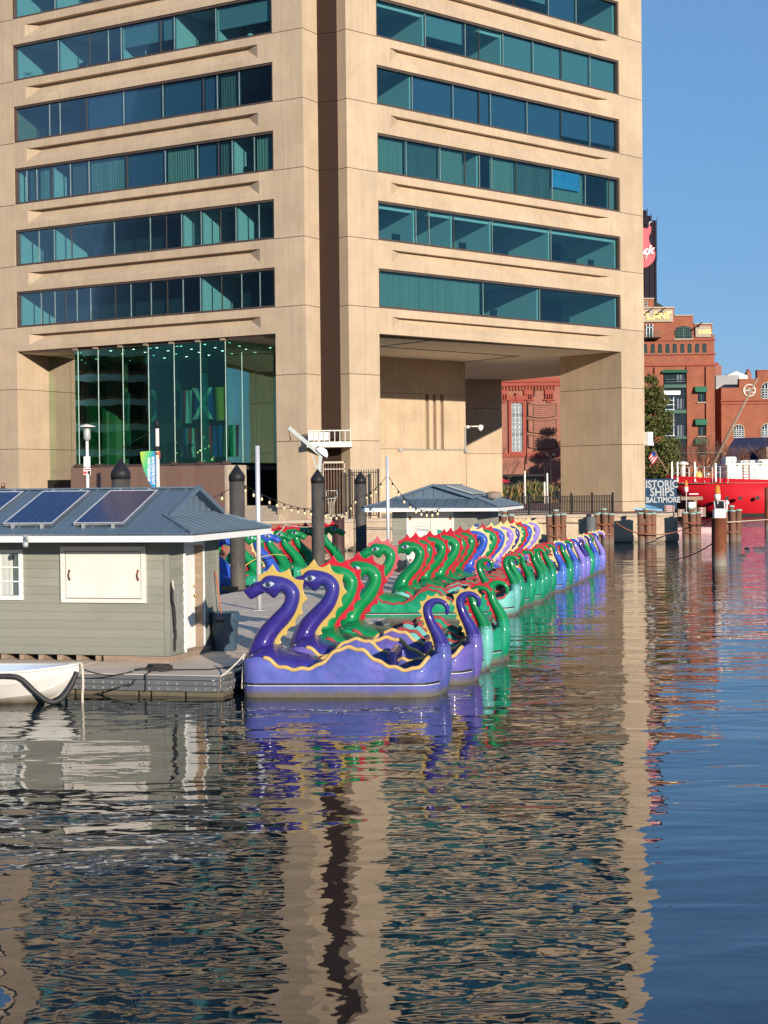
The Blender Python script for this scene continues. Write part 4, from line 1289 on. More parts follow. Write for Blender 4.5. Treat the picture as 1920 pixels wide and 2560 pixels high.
# ---- lower brick building at the right with a round monogram
HY = 236
hb = thing('gabled_brick_building', 'red brick building with a stepped gable and round monogram at the right edge', 'brick building', (56, HY, 1.6))
def HB(u0, u1, v0, v1, d0, d1, name, mat, par=None):
    return MB().box(u0, u1, HY + d0, HY + d1, v0, v1).build(name, mat, par or hb, True)
hz = 17.534
HB(50.689, 67.287, 1.6, hz, 0, 14, 'wall', K['brick'])
HB(53.406, 64.908, hz, 18.838, 0, 1.2, 'gable_step', K['brick'])
HB(56.105, 62.515, 18.838, 20.015, 0, 1.2, 'gable_step', K['brick'])
HB(56.046, 62.575, 20.015, 20.135, -.15, 1.3, 'coping', K['brickdk'])
HB(50.509, 67.347, 15.499, 15.679, -.3, 0, 'string_course', K['brickdk'])
HB(50.629, 67.347, 15.02, 15.14, -.2, 0, 'string_course', K['brickdk'])
cx, cz_, rr = 54.893, 17.101, .95
mg = MB()
mg.rings([[(cx + r * cos(2 * pi * k / 28), HY + d, cz_ + r * sin(2 * pi * k / 28)) for k in range(28)] for r, d in ((rr - .17, -.02), (rr - .17, -.14), (rr, -.14), (rr, -.02))], caps=False)
mg = mg.build('monogram_ring', K['worn'], hb, True)
for ch, dx in (('H', -.42), ('R', .02), ('C', .42)):
    text('letter', ch, .95, K['worn'], mg, face_mtx((cx + dx - 56, -.1, cz_ - .34 - 1.6), (1, 0, 0), (0, 0, 1)), .04, fat=.01)
def harch(u0, u1, v0, v1):
    f = MB()
    c, hw = (u0 + u1) / 2, (u1 - u0) / 2
    def pts(g): return [(u0 - g, v0), (u1 + g, v0)] + [(c + (hw + g) * cos(pi * i / 10), v1 - hw + (hw + g) * sin(pi * i / 10)) for i in range(11)]
    f.prism(pts(.14), lambda x, y: (x, HY - .06, y), lambda x, y: (x, HY - .02, y))
    f = f.build('window_frame', K['stone'], hb, True)
    MB().prism(pts(0), lambda x, y: (x, HY - .1, y), lambda x, y: (x, HY - .062, y)).build('pane', K['darkwin'], f, True)
    m = MB()
    for i in range(1, 4):
        x = u0 + (u1 - u0) * i / 4
        m.box(x - .05, x + .05, HY - .15, HY - .102, v0, v1 - (.05 if i == 2 else .3))
    for j in range(5):
        z = v0 + (v1 - hw - v0) * j / 4
        m.box(u0, u1, HY - .15, HY - .102, z - .04, z + .04)
    m.build('muntins', K['muntin'], f, True)
harch(56.749, 58.546, 15.877, 18.211)
harch(52.514, 54.012, 10.053, 11.969)
harch(56.709, 58.388, 10.127, 12.044)
# old grey annex, chimneys and pale roof between the two brick buildings
an = thing('grey_annex', 'grey corrugated rooftop annex between the two brick buildings', 'annex', (50, 246, 10))
m = MB().box(51.61, 55.231, 244, 252, 6, 19.902)
for k in range(12):
    z = 18.343 + k * .14
    m.box(51.61, 55.231, 243.9, 244, z, z + .05)
m.build('wall', K['oldgrey'], an, True)
MB().box(51.782, 52.656, 240, 243, 16.984, 17.982).build('vent_box', K['galv'], an, True)
MB().box(51.777, 52.652, 240.5, 243, 6, 16.984).build('duct', K['iron'], an, True)
pr_ = thing('pale_gabled_roof', 'pale gabled house roof with brick chimneys far behind the annex', 'house', (55, 275, 10))
MB().prism([(59.723, 21.903), (61.543, 22.651), (63.492, 21.863), (63.492, 2), (59.723, 2)], lambda x, y: (x, 274, y), lambda x, y: (x, 282, y)).build('gable_wall', K['worn'], pr_, True)
for u0, u1, v in ((58.192, 59.379, 23.866), (63.844, 64.612, 22.623)):
    c_ = MB().box(u0, u1, 276, 278, 4, v).build('chimney', K['brickpk'], pr_, True)
    MB().lathe([(.35, v), (.3, v + .55)], ((u0 + u1) / 2, 277), 8).build('chimney_pot', K['brickdk'], c_, True)
# navy shed roof and wooden wall behind the ship
ns = thing('navy_roofed_shed', 'low shed with a navy roof and wooden wall behind the white deckhouse', 'shed', (58, 205, 1.6))
MB().add([(44.46, 203, 7.858), (46.444, 208, 9.242), (76, 208, 9.242), (76, 203, 7.754),
          (44.46, 212, 1.6), (76, 212, 1.6), (44.46, 203, 6.296), (76, 203, 6.296)],
         [(0, 3, 2, 1), (1, 2, 5, 4), (0, 6, 7, 3), (0, 1, 4, 6)]).build('roof', K['navyroof'], ns, True)
MB().box(44.445, 76, 203.5, 211, 1.6, 6.4).build('wall', K['navyroof'], ns, True)
MB().box(48.14, 62, 198, 202, 1.6, 7.8).build('wooden_wall', K['weath'], ns, True)

# ================================================================ RED LIGHTSHIP (y = 155)
SY = 157
ship = thing('red_lightship', 'bright red lightship with a white deckhouse moored at the far quay', 'ship', (29.153, SY, 0))
bx = 28.59
stn = [(-.5, .05, 0.0, 4.15), (1.0, 1.1, 0.0, 4.05), (3, 2.0, .0, 3.9), (6, 3.0, .0, 3.75), (10, 3.6, .0, 3.6), (16, 3.8, 0, 3.5), (30, 3.8, 0, 3.5), (36, 3.0, 0, 3.6), (39, .8, 0, 3.8)]
rs = []
for x, hw, zb, zt in stn:
    stem = max(0, 1 - x / 5.0)
    ring = []
    for s in (-1, 1):
        prof = [(0.0, -1.6, 3.0 * stem + 4.8 * stem), (.55, -1.2, 6.2 * stem), (.80, -.1, 4.4 * stem), (.9, .55, 3.4 * stem), (.96, 1.6, 2.0 * stem), (1.0, zt, 0)]
        if s > 0:
            prof = prof[::-1]
        for f_, z, sh in prof:
            ring.append((bx + x + sh, SY + s * hw * f_ * (1 if z > 3 or stem == 0 else max(.1, 1 - stem * .5)), z))
    rs.append(ring)
MB().rings(rs, closed=True).build('hull', K['shipred'], ship, True)
rs2 = [[(p[0], SY + (p[1] - SY) * 1.012, p[2]) for p in (r[2], r[3])] for r in rs[2:]]
m = MB()
for s in (0, 1):
    m.rings([[(p[0], SY + (p[1] - SY) * 1.01, min(p[2], .36)) for p in ((r[2], r[3]) if s == 0 else (r[9], r[8]))] for r in rs], closed=False, caps=False)
m.build('boot_band', K['boot'], ship, True)
m = MB()
m.prism([(p[0], p[1] + .0) for p in [r[5] for r in rs]] + [(p[0], p[1]) for p in [r[6] for r in rs][::-1]], lambda x, y: (x, y, 3.32), lambda x, y: (x, y, 3.37))
m.build('deck', K['weath'], ship, True)
for i, x in enumerate((30.449, 33.414, 34.702, 36.379)):
    q = MB().lathe([(.2, 0), (.2, .1), (.13, .1), (.13, .03), (.01, .03)], (0, 0), 14, caps=False).build('porthole', K['boot'], ship)
    q.rotation_euler = (R(90), 0, 0)
    q.location = Vector((x, SY - 3.72 + (1.25 if i == 0 else 0), 1.85)) - ship.location
dk0 = 33.678
dh = MB().box(dk0, dk0 + 16, SY - 2.6, SY + 2.6, 3.3, 5.134).build('deckhouse', K['shipwht'], ship, True, bev=.06)
MB().box(dk0 - .15, dk0 + 16, SY - 2.75, SY + 2.75, 5.134, 5.292).build('roof_edge', K['shipwht'], dh, True)
for x in (34.711, 36.98):
    q = MB().lathe([(.22, 0), (.22, .08), (.15, .08), (.15, .02), (.01, .02)], (0, 0), 14, caps=False).build('porthole', K['boot'], dh)
    q.rotation_euler = (R(90), 0, 0)
    q.location = Vector((x, SY - 2.62, 5.25)) - ship.location
MB().box(33.841, 34.983, SY - 1.2, SY + 1, 5.292, 5.961).build('raft_canister', K['shipwht'], ship, True, bev=.18)
MB().box(35.337, 36.794, SY - 1.2, SY + 1, 5.292, 5.607).build('skylight', K['galv'], ship, True, bev=.08)
MB().box(37.109, 39.433, SY - 1.2, SY + 1, 5.292, 5.646).build('deck_locker', K['shipwht'], ship, True, bev=.1)
for x, zt in ((28.681, 5.509), (29.193, 5.504), (30.768, 5.448), (32.618, 5.31)):
    y0 = SY - .5 - .5 * (x - 28.681)
    MB().box(x - .075, x + .075, y0, y0 + .15, 3.5, zt).build('stanchion', K['shipwht'], ship, True)
m = MB()
for zz in (4.4, 4.95):
    m.tube([(bx + .3, SY - .2, zz), (bx + 5, SY - 2.4, zz), (dk0, SY - 3.2, zz)], .05, 5)
for i in range(8):
    t = i / 7
    p = Vector((bx + .3, SY - .2, 0)).lerp(Vector((dk0, SY - 3.1, 0)), t)
    m.tube([(p.x, p.y, 3.4), (p.x, p.y, 4.95)], .045, 5)
m.build('railing', K['shipwht'], ship, True)
MB().tube([(bx + .3, SY, 6.6 - .2), (bx + 5, SY - 1.5, 6.35), (dk0, SY - 2, 6.2)], .03, 5).build('awning_rope', K['rope'], ship, True)
MB().lathe([(.22, 3.4), (.2, 5.0), (.2, 5.2), (.6, 5.25), (.3, 5.5), (.02, 5.55)], (29.773, SY - .6), 12).build('ventilator', K['shipwht'], ship, True)
MB().lathe([(.02, 3.5), (.42, 3.7), (.45, 4.2), (.3, 4.5), (.02, 4.55)], (31.152, SY - 1.2), 12).build('yellow_buoy', K['gold'], ship, True)
MB().tube([(31.859, SY - .5, 3.5), (34.521, SY - 1.5, 8.981), (36.877, SY - 2, 13.629)], [.16, .14, .09], 8).build('boom', K['weath'], ship, True)
MB().tube([(32.018, SY - .6, 3.9), (32.256, SY - .65, 4.408)], .19, 8).build('boom_collar', K['shipwht'], ship, True)
m = MB()
xx = 35.566
for sx in (-.3, .3):
    m.tube([(xx + sx, SY - 2.7, 3.4), (xx + sx, SY - 2.7, 6.2)], .035, 5)
for k in range(9):
    m.tube([(xx - .3, SY - 2.7, 3.6 + k * .3), (xx + .3, SY - 2.7, 3.6 + k * .3)], .025, 4)
m.build('ladder', K['rust'], ship, True)
MB().box(36.432, 36.668, SY - 2.68, SY - 2.6, 3.5, 4.717).build('vent_louvre', K['galv'], dh, True)
fl = thing('stars_and_stripes_flag', 'American flag hanging from the slanted jackstaff at the red bow', 'flag', (28.553, SY - .1, 4.0))
MB().tube([(28.553, SY - .1, 4.0), (26.84, SY - .3, 6.867)], .06, 6).build('staff', K['weath'], fl, True)
top, hoist = Vector((26.918, SY - .3, 6.709)), Vector((.28, 0, -.55)) * 1.5
fly = Vector((-.50, 0, -.62)) * 1.15
for i in range(7):
    rs = []
    for j in range(7):
        w_ = Vector((0, .12 * sin(j * 1.1), 0))
        rs.append([top + hoist * (i / 7) + fly * (j / 6) + w_, top + hoist * ((i + 1) / 7) + fly * (j / 6) + w_])
    MB().rings(rs, closed=False, caps=False).build('stripe', FR if i % 2 == 0 else FW, fl, True)
rs = [[top + hoist * 0 + fly * (j / 14) + Vector((0, .12 * sin(j * .47) - .03, 0)), top + hoist * .55 + fly * (j / 14) + Vector((0, .12 * sin(j * .47) - .03, 0))] for j in range(7)]
MB().rings(rs, closed=False, caps=False).build('canton', FB, fl, True)
# historic ships sign wall
sg = thing('sign_wall', 'navy sign wall lettered HISTORIC SHIPS BALTIMORE left of the red bow', 'sign', (24.405, 150, 1.6))
MB().box(23.834, 27.913, 150, 150.4, 0.9, 3.821).build('board', K['navy'], sg, True)
for body, sz, uu, vv, c in (('HISTORIC', .98, 26.175, 2.984, K['signpale']), ('SHIPS', 1.12, 26.511, 2.18, K['signpale']), ('BALTIMORE', .72, 26.583, 1.569, K['signpale'])):
    text('lettering', body, sz, c, sg, face_mtx((uu - 24.405, -.05, vv - 1.6), (1, 0, 0), (0, 0, 1)), .03, fat=.03, sx=.86)
# floating stage with boards, canopy and tubs left of the ship
fs = thing('floating_stage', 'low floating work stage behind the pile clusters', 'floating stage', (20.406, 110, 0))
MB().box(18.226, 22.505, 107, 114, -.3, .35).build('deck', K['weath'], fs, True)
MB().box(18.226 - .05, 22.505 + .05, 106.9, 107, -.1, .4).build('fender_strip', K['pink'], fs, True)
for xa, xb, za, zb, dy, lab in ((19.533, 20.226, 1.43, 1.901, 0.5, 'faded pink slatted board standing on the floating stage'), (20.418, 20.861, 1.088, 1.614, 0.3, 'stack of faded pink boards lying on the floating stage'), (21.803, 22.274, 1.073, 1.738, 0, 'curved pink slatted board at the stage end beside the red hull')):
    t_ = thing('slatted_board', lab, 'board', (xa, 109 + dy, za), group='faded boards on the floating stage')
    for k in range(4):
        z = (zb - za) * k / 4
        MB().box(0, xb - xa, 0, .2, z + .01, z + (zb - za) / 4 - .02).build('slat', K['pink'], t_)
    for sx in (0.05, xb - xa - .12):
        MB().box(sx, sx + .08, -.05, -.002, 0, zb - za).build('batten', K['weath'], t_)
wf = thing('timber_frame', 'wooden T-shaped timber frame on the floating stage', 'timber frame', (21.466, 108.5, .35))
MB().box(-.1, .1, -.1, .1, 0, 2.25 - .35).build('post', K['weath'], wf)
MB().box(-1.0, .5, -.12, .12, 2.25 - .35, 2.332 - .2).build('beam', K['weath'], wf)
cn = thing('blue_canopy', 'small pale blue canopy half hidden by the tower column', 'canopy', (17.564, 105, .3))
MB().add([(-2.2, -1, 1.55), (.85, -1, 1.4), (.85, 1, 1.5), (-2.2, 1, 2.35), (-2.2, -1, 1.45), (.85, -1, 1.3), (.85, 1, 1.4), (-2.2, 1, 2.25)], [(0, 1, 2, 3), (4, 7, 6, 5), (0, 4, 5, 1), (1, 5, 6, 2), (2, 6, 7, 3), (3, 7, 4, 0)]).build('cover', K['skyblue'], cn)
for sx in (-2.0, .7):
    MB().box(sx - .04, sx + .04, -.9, -.82, -.1, 1.4).build('post', K['galv'], cn)

# ---- trees
def bare_tree(x, y, z, h, lab, seed, spread=.5):
    rnd = random.Random(seed)
    t_ = thing('bare_tree', lab, 'tree', (x, y, z), group='bare winter trees')
    mt, mtw = MB(), MB()
    def grow(p, d, L, r, depth):
        n = 3
        pts = [p]
        for i in range(n):
            d = (d + Vector((rnd.gauss(0, .12), rnd.gauss(0, .12), rnd.gauss(.04, .08)))).normalized()
            pts.append(pts[-1] + d * L / n)
        (mt if depth < 2 else mtw).tube(pts, [r * (1 - .4 * i / n) for i in range(n + 1)], 5 if depth < 2 else 3, caps=False)
        if depth < 5:
            for k in range(4 if depth < 3 else 3):
                a = rnd.uniform(0, 2 * pi)
                nd_ = (d + Vector((cos(a), sin(a), rnd.uniform(-.1, .5))) * spread * rnd.uniform(.7, 1.3)).normalized()
                grow(pts[rnd.choice((2, 3, 3))], nd_, L * rnd.uniform(.6, .8), r * .55, depth + 1)
    grow(Vector((0, 0, 0)), Vector((0, 0, 1)), h * .32, h * .018, 0)
    mt.build('trunk', K['bark'], t_, fix=False)
    mtw.build('twigs', K['twig'], t_, fix=False)
for x, y, z, h, lab, sd_ in ((36.838, 190, 1.6, 8, 'bare tree in front of the stepped brick building, leftmost of the bare row', 3), (38.504, 188, 1.6, 8.5, 'bare tree in front of the gap between the two brick buildings', 5), (40.221, 186, 1.6, 8, 'bare tree just left of the white deckhouse', 8),
                             (42.564, 188, 1.6, 8, 'bare tree behind the raft canister on the deckhouse', 12), (12.53, 165, 1.6, 6.5, 'bare tree beside the lattice window inside the passage', 21), (45.19, 190, 1.6, 7.5, 'bare tree in front of the navy shed roof', 31)):
    bare_tree(x, y, z, h, lab, sd_, .55)
def crown_tree(x, y, z, h, blobs, mat, lab, n, sz):
    t_ = thing('evergreen_tree' if mat == K['leafdk'] else 'leafy_tree', lab, 'tree', (x, y, z))
    m = MB().tube([(0, 0, 0), (.1, 0, h * .4), (0, .1, h * .95)], [h * .022, h * .016, h * .004], 7)
    for bx_, by_, bz_, r in blobs:
        m.tube([(0, 0, max(.2, bz_ - r[0] * .6)), (bx_ * .6, by_ * .6, bz_)], [h * .008, h * .003], 5)
    m.build('trunk', K['bark'], t_)
    c = MB()
    tot = sum(b[3][0] * b[3][2] for b in blobs)
    for bx_, by_, bz_, r in blobs:
        leafmass(c, (bx_, by_, bz_), r, int(n * r[0] * r[2] / tot), sz)
    c.build('crown', mat, t_, fix=False)
zt = 15.171 - 1.6
rt = random.Random(4)
bl_ = []
for i in range(34):
    f = i / 33
    hz_ = 2.2 + f * (zt - 3)
    rad = (1 - f) ** .7 * 3.0 + .5
    a = i * 2.4
    bl_.append((cos(a) * rad * .62, sin(a) * rad * .62, hz_ + rt.uniform(-.4, .4), (.55 + rad * .34, .55 + rad * .34, .42 + rad * .16)))
crown_tree(29.109, 170, 1.6, zt, bl_, K['leafdk'], 'tall dark green evergreen tree beside the tower corner', 13000, .19)
bl_ = []
for i in range(22):
    a = i * 2.4
    rad = 1.7 * sqrt((i + .5) / 22)
    bl_.append((cos(a) * rad, sin(a) * rad, 1.2 + rt.random() * 3.0 * (1 - rad / 2.6), (.75, .75, .55)))
crown_tree(29.053, 162, 1.6, 4.5, bl_, K['leafyl'], 'low yellow green tree below the flag beside the bow', 8000, .15)
# brick office block across the basin, mirrored in the lobby glass
ob = thing('mirrored_office_block', 'white banded brick office block seen only as a reflection in the lobby glass', 'office block', (-153, 40.5, 1.6), R(110))
MB().box(0, 46, 0, 14, -1.6, 24).build('wall', K['brick'], ob)
for k in range(6):
    MB().box(-.1, 46.1, -.4, 0, 3.0 + k * 3.8, 4.0 + k * 3.8).build('white_band', K['white'], ob)
    wb = MB()
    for i in range(10):
        wb.box(.8 + i * 4.6, 3.9 + i * 4.6, -.12, 0, 4.6 + k * 3.8, 6.6 + k * 3.8)
    wb.build('window_row', K['darkwin'], ob)

# ================================================================ FLOATING DOCK
DA = R(-14)
DU, DV = Vector((cos(DA), sin(DA), 0)), Vector((-sin(DA), cos(DA), 0))
D0 = Vector((-2.74, 26.15, 0))
DZ = 0.35
def DP(x, y, z=DZ):
    return D0 + DU * x + DV * y + Vector((0, 0, z))
dock = thing('floating_dock', 'pale concrete floating dock with dark timber wales', 'dock', tuple(D0), DA)
def slab(x0, x1, y0, y1):
    MB().box(x0 + .008, x1 - .008, y0 + .008, y1 - .008, .10, DZ).build('deck_slab', K['dock'], dock, bev=.01)
for i in range(5):
    for j in range(3):
        slab(-3.0 * (i + 1), -3.0 * i, .02 + 3.8 * j, .02 + 3.8 * (j + 1))
for j in range(7):
    slab(-6.75, -4.1, 11.44 + 3.3 * j, 11.44 + 3.3 * (j + 1))
    slab(-4.1, -1.45, 11.44 + 3.3 * j, 11.44 + 3.3 * (j + 1))
MB().box(-14.9, -.1, .1, 11.3, -.2, .12).box(-6.6, -1.6, 11.3, 34, -.2, .12).build('dock_core', K['joint'], dock)
def wales(a, b, n, nrm):
    a, b = Vector(a), Vector(b)
    for i in range(n):
        p, q = a.lerp(b, i / n), a.lerp(b, (i + 1) / n)
        d = (q - p).normalized() * .006
        for k, (z0, z1, o) in enumerate(((.275, .345, .05), (.185, .270, .09), (.085, .180, .075))):
            c = Vector((nrm[0], nrm[1], 0)) * (o / 2)
            MB().bar(p + d + c + Vector((0, 0, (z0 + z1) / 2)), q - d + c + Vector((0, 0, (z0 + z1) / 2)), o, z1 - z0).build('timber_wale', K['wale'], dock, bev=.008)
        m = MB()
        L_ = (q - p).length
        nb = int(L_ / .16)
        for j in range(nb):
            for z, o in ((.228, .092), (.132, .078)):
                if random.random() < .8:
                    c = p.lerp(q, (j + .5) / nb) + Vector((nrm[0], nrm[1], 0)) * o
                    m.box(c.x - .011, c.x + .011, c.y - .011, c.y + .011, z - .011 + random.uniform(-.012, .012), z + .011)
        m.build('bolt_heads', K['galv'], dock)
wales((-15, 0, 0), (0, 0, 0), 5, (0, -1))
wales((0, 0, 0), (0, 11.4, 0), 4, (1, 0))
wales((-1.45, 11.4, 0), (-1.45, 34.5, 0), 5, (1, 0))
wales((-6.75, 11.4, 0), (-6.75, 34.5, 0), 5, (-1, 0))
x = 0.0
i = 0
while x > -10:
    wd = (.62, .62, .22, .66, .5)[i % 5]
    MB().box(x - wd, x - .035, -.02, .5, -.35, .075).build('float_block', K['float'], dock, bev=.02)
    x -= wd
    i += 1
for j in range(11):
    MB().box(-.5, .02, .02 + j * 1.0, .98 + j * 1.0, -.35, .075).build('float_block', K['float'], dock, bev=.02)

# ================================================================ SHEDS
def shed(root, Lx, Dy, yo=0.93, xo=0.82, seam=.357):
    W2 = Dy / 2
    ze, zr = 2.35, 3.13
    sl = (zr - ze) / (W2 + yo)
    zg = 2.66
    yg = -yo + (zg - ze) / sl
    xg = -.05
    xb = -Lx - .4
    r = MB()
    for s in (0, 1):
        f = (lambda y: y) if s == 0 else (lambda y: Dy - y)
        P = [(xb, f(-yo), ze), (xo, f(-yo), ze), (xg, f(yg), zg), (xg + .17, f(yg), zg), (xg + .17, W2, zr), (xb, W2, zr)]
        rf = MB().add(P + [(a, b, c - .04) for a, b, c in P], [(0, 1, 2, 3, 4, 5), (11, 10, 9, 8, 7, 6)] + [(i, (i + 1) % 6, 6 + (i + 1) % 6, 6 + i) for i in range(6)]).build('roof_sheet', K['roof'], root)
        n = int((Lx + .3) / seam)
        for k in range(n + 4):
            x = .62 - k * seam
            if x < xb:
                break
            t = max(0, min(1, (x - xg) / (xo - xg))) if x > xg else 0
            ytop = yg + (-yo - yg) * t if x > xg else W2
            ztop = ze + (ytop + yo) * sl
            MB().bar((x, f(-yo + .01), ze + .012), (x, f(ytop), ztop + .012), .022, .036).build('roof_seam', K['roof'], rf)
        MB().bar((xo, f(-yo), ze + .012), (xg, f(yg), zg + .012), .07, .03).build('hip_cap', K['roof'], rf)
        MB().bar((xg + .16, f(yg - .02), zg + .0), (xg + .16, W2, zr + .01), .07, .08).build('barge_trim', K['roof'], rf)
    hp = MB().add([(xo, -yo, ze), (xo, Dy + yo, ze), (xg, Dy - yg, zg), (xg, yg, zg), (xo, -yo, ze - .04), (xo, Dy + yo, ze - .04), (xg, Dy - yg, zg - .04), (xg, yg, zg - .04)],
                  [(0, 1, 2, 3), (7, 6, 5, 4), (0, 4, 5, 1), (1, 5, 6, 2), (2, 6, 7, 3), (3, 7, 4, 0)]).build('roof_sheet', K['roof'], root)
    n = int((Dy + 2 * yo) / seam)
    for k in range(1, n + 1):
        y = -yo + (Dy + 2 * yo) * k / (n + 1)
        c = min(1, max(0, (y + yo) / (yg + yo))) if y < yg else (min(1, max(0, (Dy + yo - y) / (yg + yo))) if y > Dy - yg else 1)
        MB().bar((xo - .01, y, ze + .012), (xo + (xg - xo) * c, y, ze + (zg - ze) * c + .012), .022, .036).build('roof_seam', K['roof'], hp)
    gb = MB().prism([(yg, zg), (Dy - yg, zg), (W2, zr - .02)], lambda y, z: (xg, y, z), lambda y, z: (xg - .03, y, z)).build('gable_sheet', K['roof'], root)
    for k in range(1, 8):
        y = yg + (Dy - 2 * yg) * k / 8
        zt_ = zg + (min(y, Dy - y) - yg) * sl
        MB().box(xg, xg + .025, y - .011, y + .011, zg, zt_ - .02).build('gable_seam', K['roof'], gb)
    MB().box(xg, xg + .05, yg, Dy - yg, zg - .02, zg + .03).build('gable_flashing', K['roof'], gb)
    MB().bar((xb, W2, zr + .015), (xg + .17, W2, zr + .015), .16, .03).build('ridge_cap', K['roof'], root)
    # eaves: white fascia and a soffit board
    zf0, zf1 = 2.20, ze - .005
    for a in ((xb, xo, -yo - .0, -yo + .03), (xb, xo, Dy + yo - .03, Dy + yo), (xo - .03, xo, -yo + .03, Dy + yo - .03)):
        MB().box(a[0], a[1], a[2], a[3], zf0, zf1).build('fascia_board', K['white'], root, bev=.004)
    MB().box(xb, xo - .04, -yo + .04, Dy + yo - .04, 2.255, 2.275).build('eave_soffit', K['worn'], root)
    MB().prism([(0.02, 2.2), (Dy - .02, 2.2), (W2, zr - .1)], lambda y, z: (-Lx, y, z), lambda y, z: (-Lx + .04, y, z)).build('end_gable', K['siding'], root)
    MB().box(-Lx, -.22, .02, Dy - .02, .13, 2.25).build('inner_wall', K['joint'], root)
def boards(root, axis, a0, a1, at, z0, z1, sgn, step=.157):
    """lapped boards on a wall; axis 'x': wall along x at y=at; 'y': along y at x=at; sgn outward"""
    z = z0
    while z < z1 - .03:
        zt_ = min(z + step, z1)
        if axis == 'x':
            p = [(a0, at), (a1, at)]
            v = [(a0, at + sgn * .024, z), (a1, at + sgn * .024, z), (a1, at + sgn * .008, zt_ + .012), (a0, at + sgn * .008, zt_ + .012), (a0, at - sgn * .02, z), (a1, at - sgn * .02, z), (a1, at - sgn * .02, zt_), (a0, at - sgn * .02, zt_)]
        else:
            v = [(at + sgn * .024, a0, z), (at + sgn * .024, a1, z), (at + sgn * .008, a1, zt_ + .012), (at + sgn * .008, a0, zt_ + .012), (at - sgn * .02, a0, z), (at - sgn * .02, a1, z), (at - sgn * .02, a1, zt_), (at - sgn * .02, a0, zt_)]
        MB().add(v, [(0, 1, 2, 3), (7, 6, 5, 4), (0, 4, 5, 1), (1, 5, 6, 2), (2, 6, 7, 3), (3, 7, 4, 0)]).build('siding_board', K['siding'], root)
        z += step
s1 = Vector((-3.89, 28.27, DZ))
sh = thing('ticket_shed', 'sage green boarded dock shed with a blue grey metal roof and solar panels', 'shed', tuple(s1), DA)
SLX, SDY = 7.0, 2.54
shed(sh, SLX, SDY)
boards(sh, 'x', -SLX, -.06, 0, .115, 2.26, -1)
boards(sh, 'y', .06, .70, 0, .115, 2.26, 1)
boards(sh, 'y', 1.75, SDY - .05, 0, .115, 2.26, 1)
boards(sh, 'y', .70, 1.75, 0, 2.13, 2.26, 1)
boards(sh, 'x', -SLX, -.06, SDY, .115, 2.26, 1, .31)
MB().box(-.075, .03, -.03, -.0, .115, 2.26).box(.0, .03, 0, .075, .115, 2.26).build('corner_board', K['siding'], sh)
MB().box(-.04, .035, SDY - .06, SDY + .03, .115, 2.26).build('corner_board', K['siding'], sh)
MB().box(-1.25, .02, -.06, .06, 0.0, .11).build('skid_beam', K['weath'], sh)
MB().box(-.06, .06, .02, SDY, 0.0, .11).build('skid_beam', K['weath'], sh)
for k in range(14):
    MB().box(-1.42 - k * .378, -1.33 - k * .378, -.03, 2.4, 0.01, .105).build('joist', K['weath'], sh)
MB().box(-SLX, -1.3, .35, .4, 0, .112).build('crawl_shade', K['black'], sh)  # black sheet stands in for the shade behind the joists
# shutter
fx0, fx1, fz0, fz1 = -2.073, -.412, 1.07, 2.09
m = MB()
for a in ((fx0, fx0 + .085, fz0, fz1), (fx1 - .085, fx1, fz0, fz1), (fx0 + .085, fx1 - .085, fz1 - .075, fz1), (fx0 + .085, fx1 - .085, fz0, fz0 + .07)):
    m.box(a[0], a[1], -.075, -.01, a[2], a[3])
sf = m.build('hatch_frame', K['worn'], sh, bev=.004)
st_ = MB().box(fx0 + .10, fx1 - .10, -.055, -.02, fz0 + .085, fz1 - .09).build('hatch_shutter', K['worn'], sf, bev=.008)
for xx in (fx0 + .17, fx1 - .15):
    MB().tube([(xx, -.055, 1.50), (xx + .01, -.10, 1.53), (xx + .01, -.105, 1.60), (xx, -.055, 1.64)], .012, 6).box(xx - .02, xx + .02, -.062, -.05, 1.47, 1.52).box(xx - .02, xx + .02, -.062, -.05, 1.62, 1.67).build('pull_handle', K['rust'], sf)
# curtained window at the left
wx0_, wx1_, wz0_, wz1_ = -3.75, -2.84, 1.11, 2.03
m = MB()
for a in ((wx0_, wx0_ + .07, wz0_, wz1_), (wx1_ - .07, wx1_, wz0_, wz1_), (wx0_ + .07, wx1_ - .07, wz1_ - .06, wz1_), (wx0_ + .07, wx1_ - .07, wz0_, wz0_ + .08)):
    m.box(a[0], a[1], -.07, -.01, a[2], a[3])
wf_ = m.build('window_frame', K['white'], sh, bev=.004)
MB().box(wx0_ + .07, wx1_ - .07, -.03, -.026, wz0_ + .08, wz1_ - .06).build('window_backing', K['inner'], wf_)
rs = []
for z in (wz0_ + .09, wz1_ - .07):
    rs.append([(wx0_ + .08 + i * .035, -.036 - .008 * (i % 3), z) for i in range(19)])
MB().rings(rs, closed=False, caps=False).build('curtain', K['white'], wf_)
MB().box(wx0_ + .07, wx1_ - .07, -.056, -.053, wz0_ + .08, wz1_ - .06).build('pane', K['glassclr'], wf_, fix=False)
m = MB()
for i in range(1, 3):
    z = wz0_ + .08 + (wz1_ - wz0_ - .14) * i / 3
    m.box(wx0_ + .07, wx1_ - .07, -.066, -.052, z - .012, z + .012)
m.box((wx0_ + wx1_) / 2 - .012, (wx0_ + wx1_) / 2 + .012, -.066, -.052, wz0_ + .08, wz1_ - .06)
m.build('muntins', K['white'], wf_)
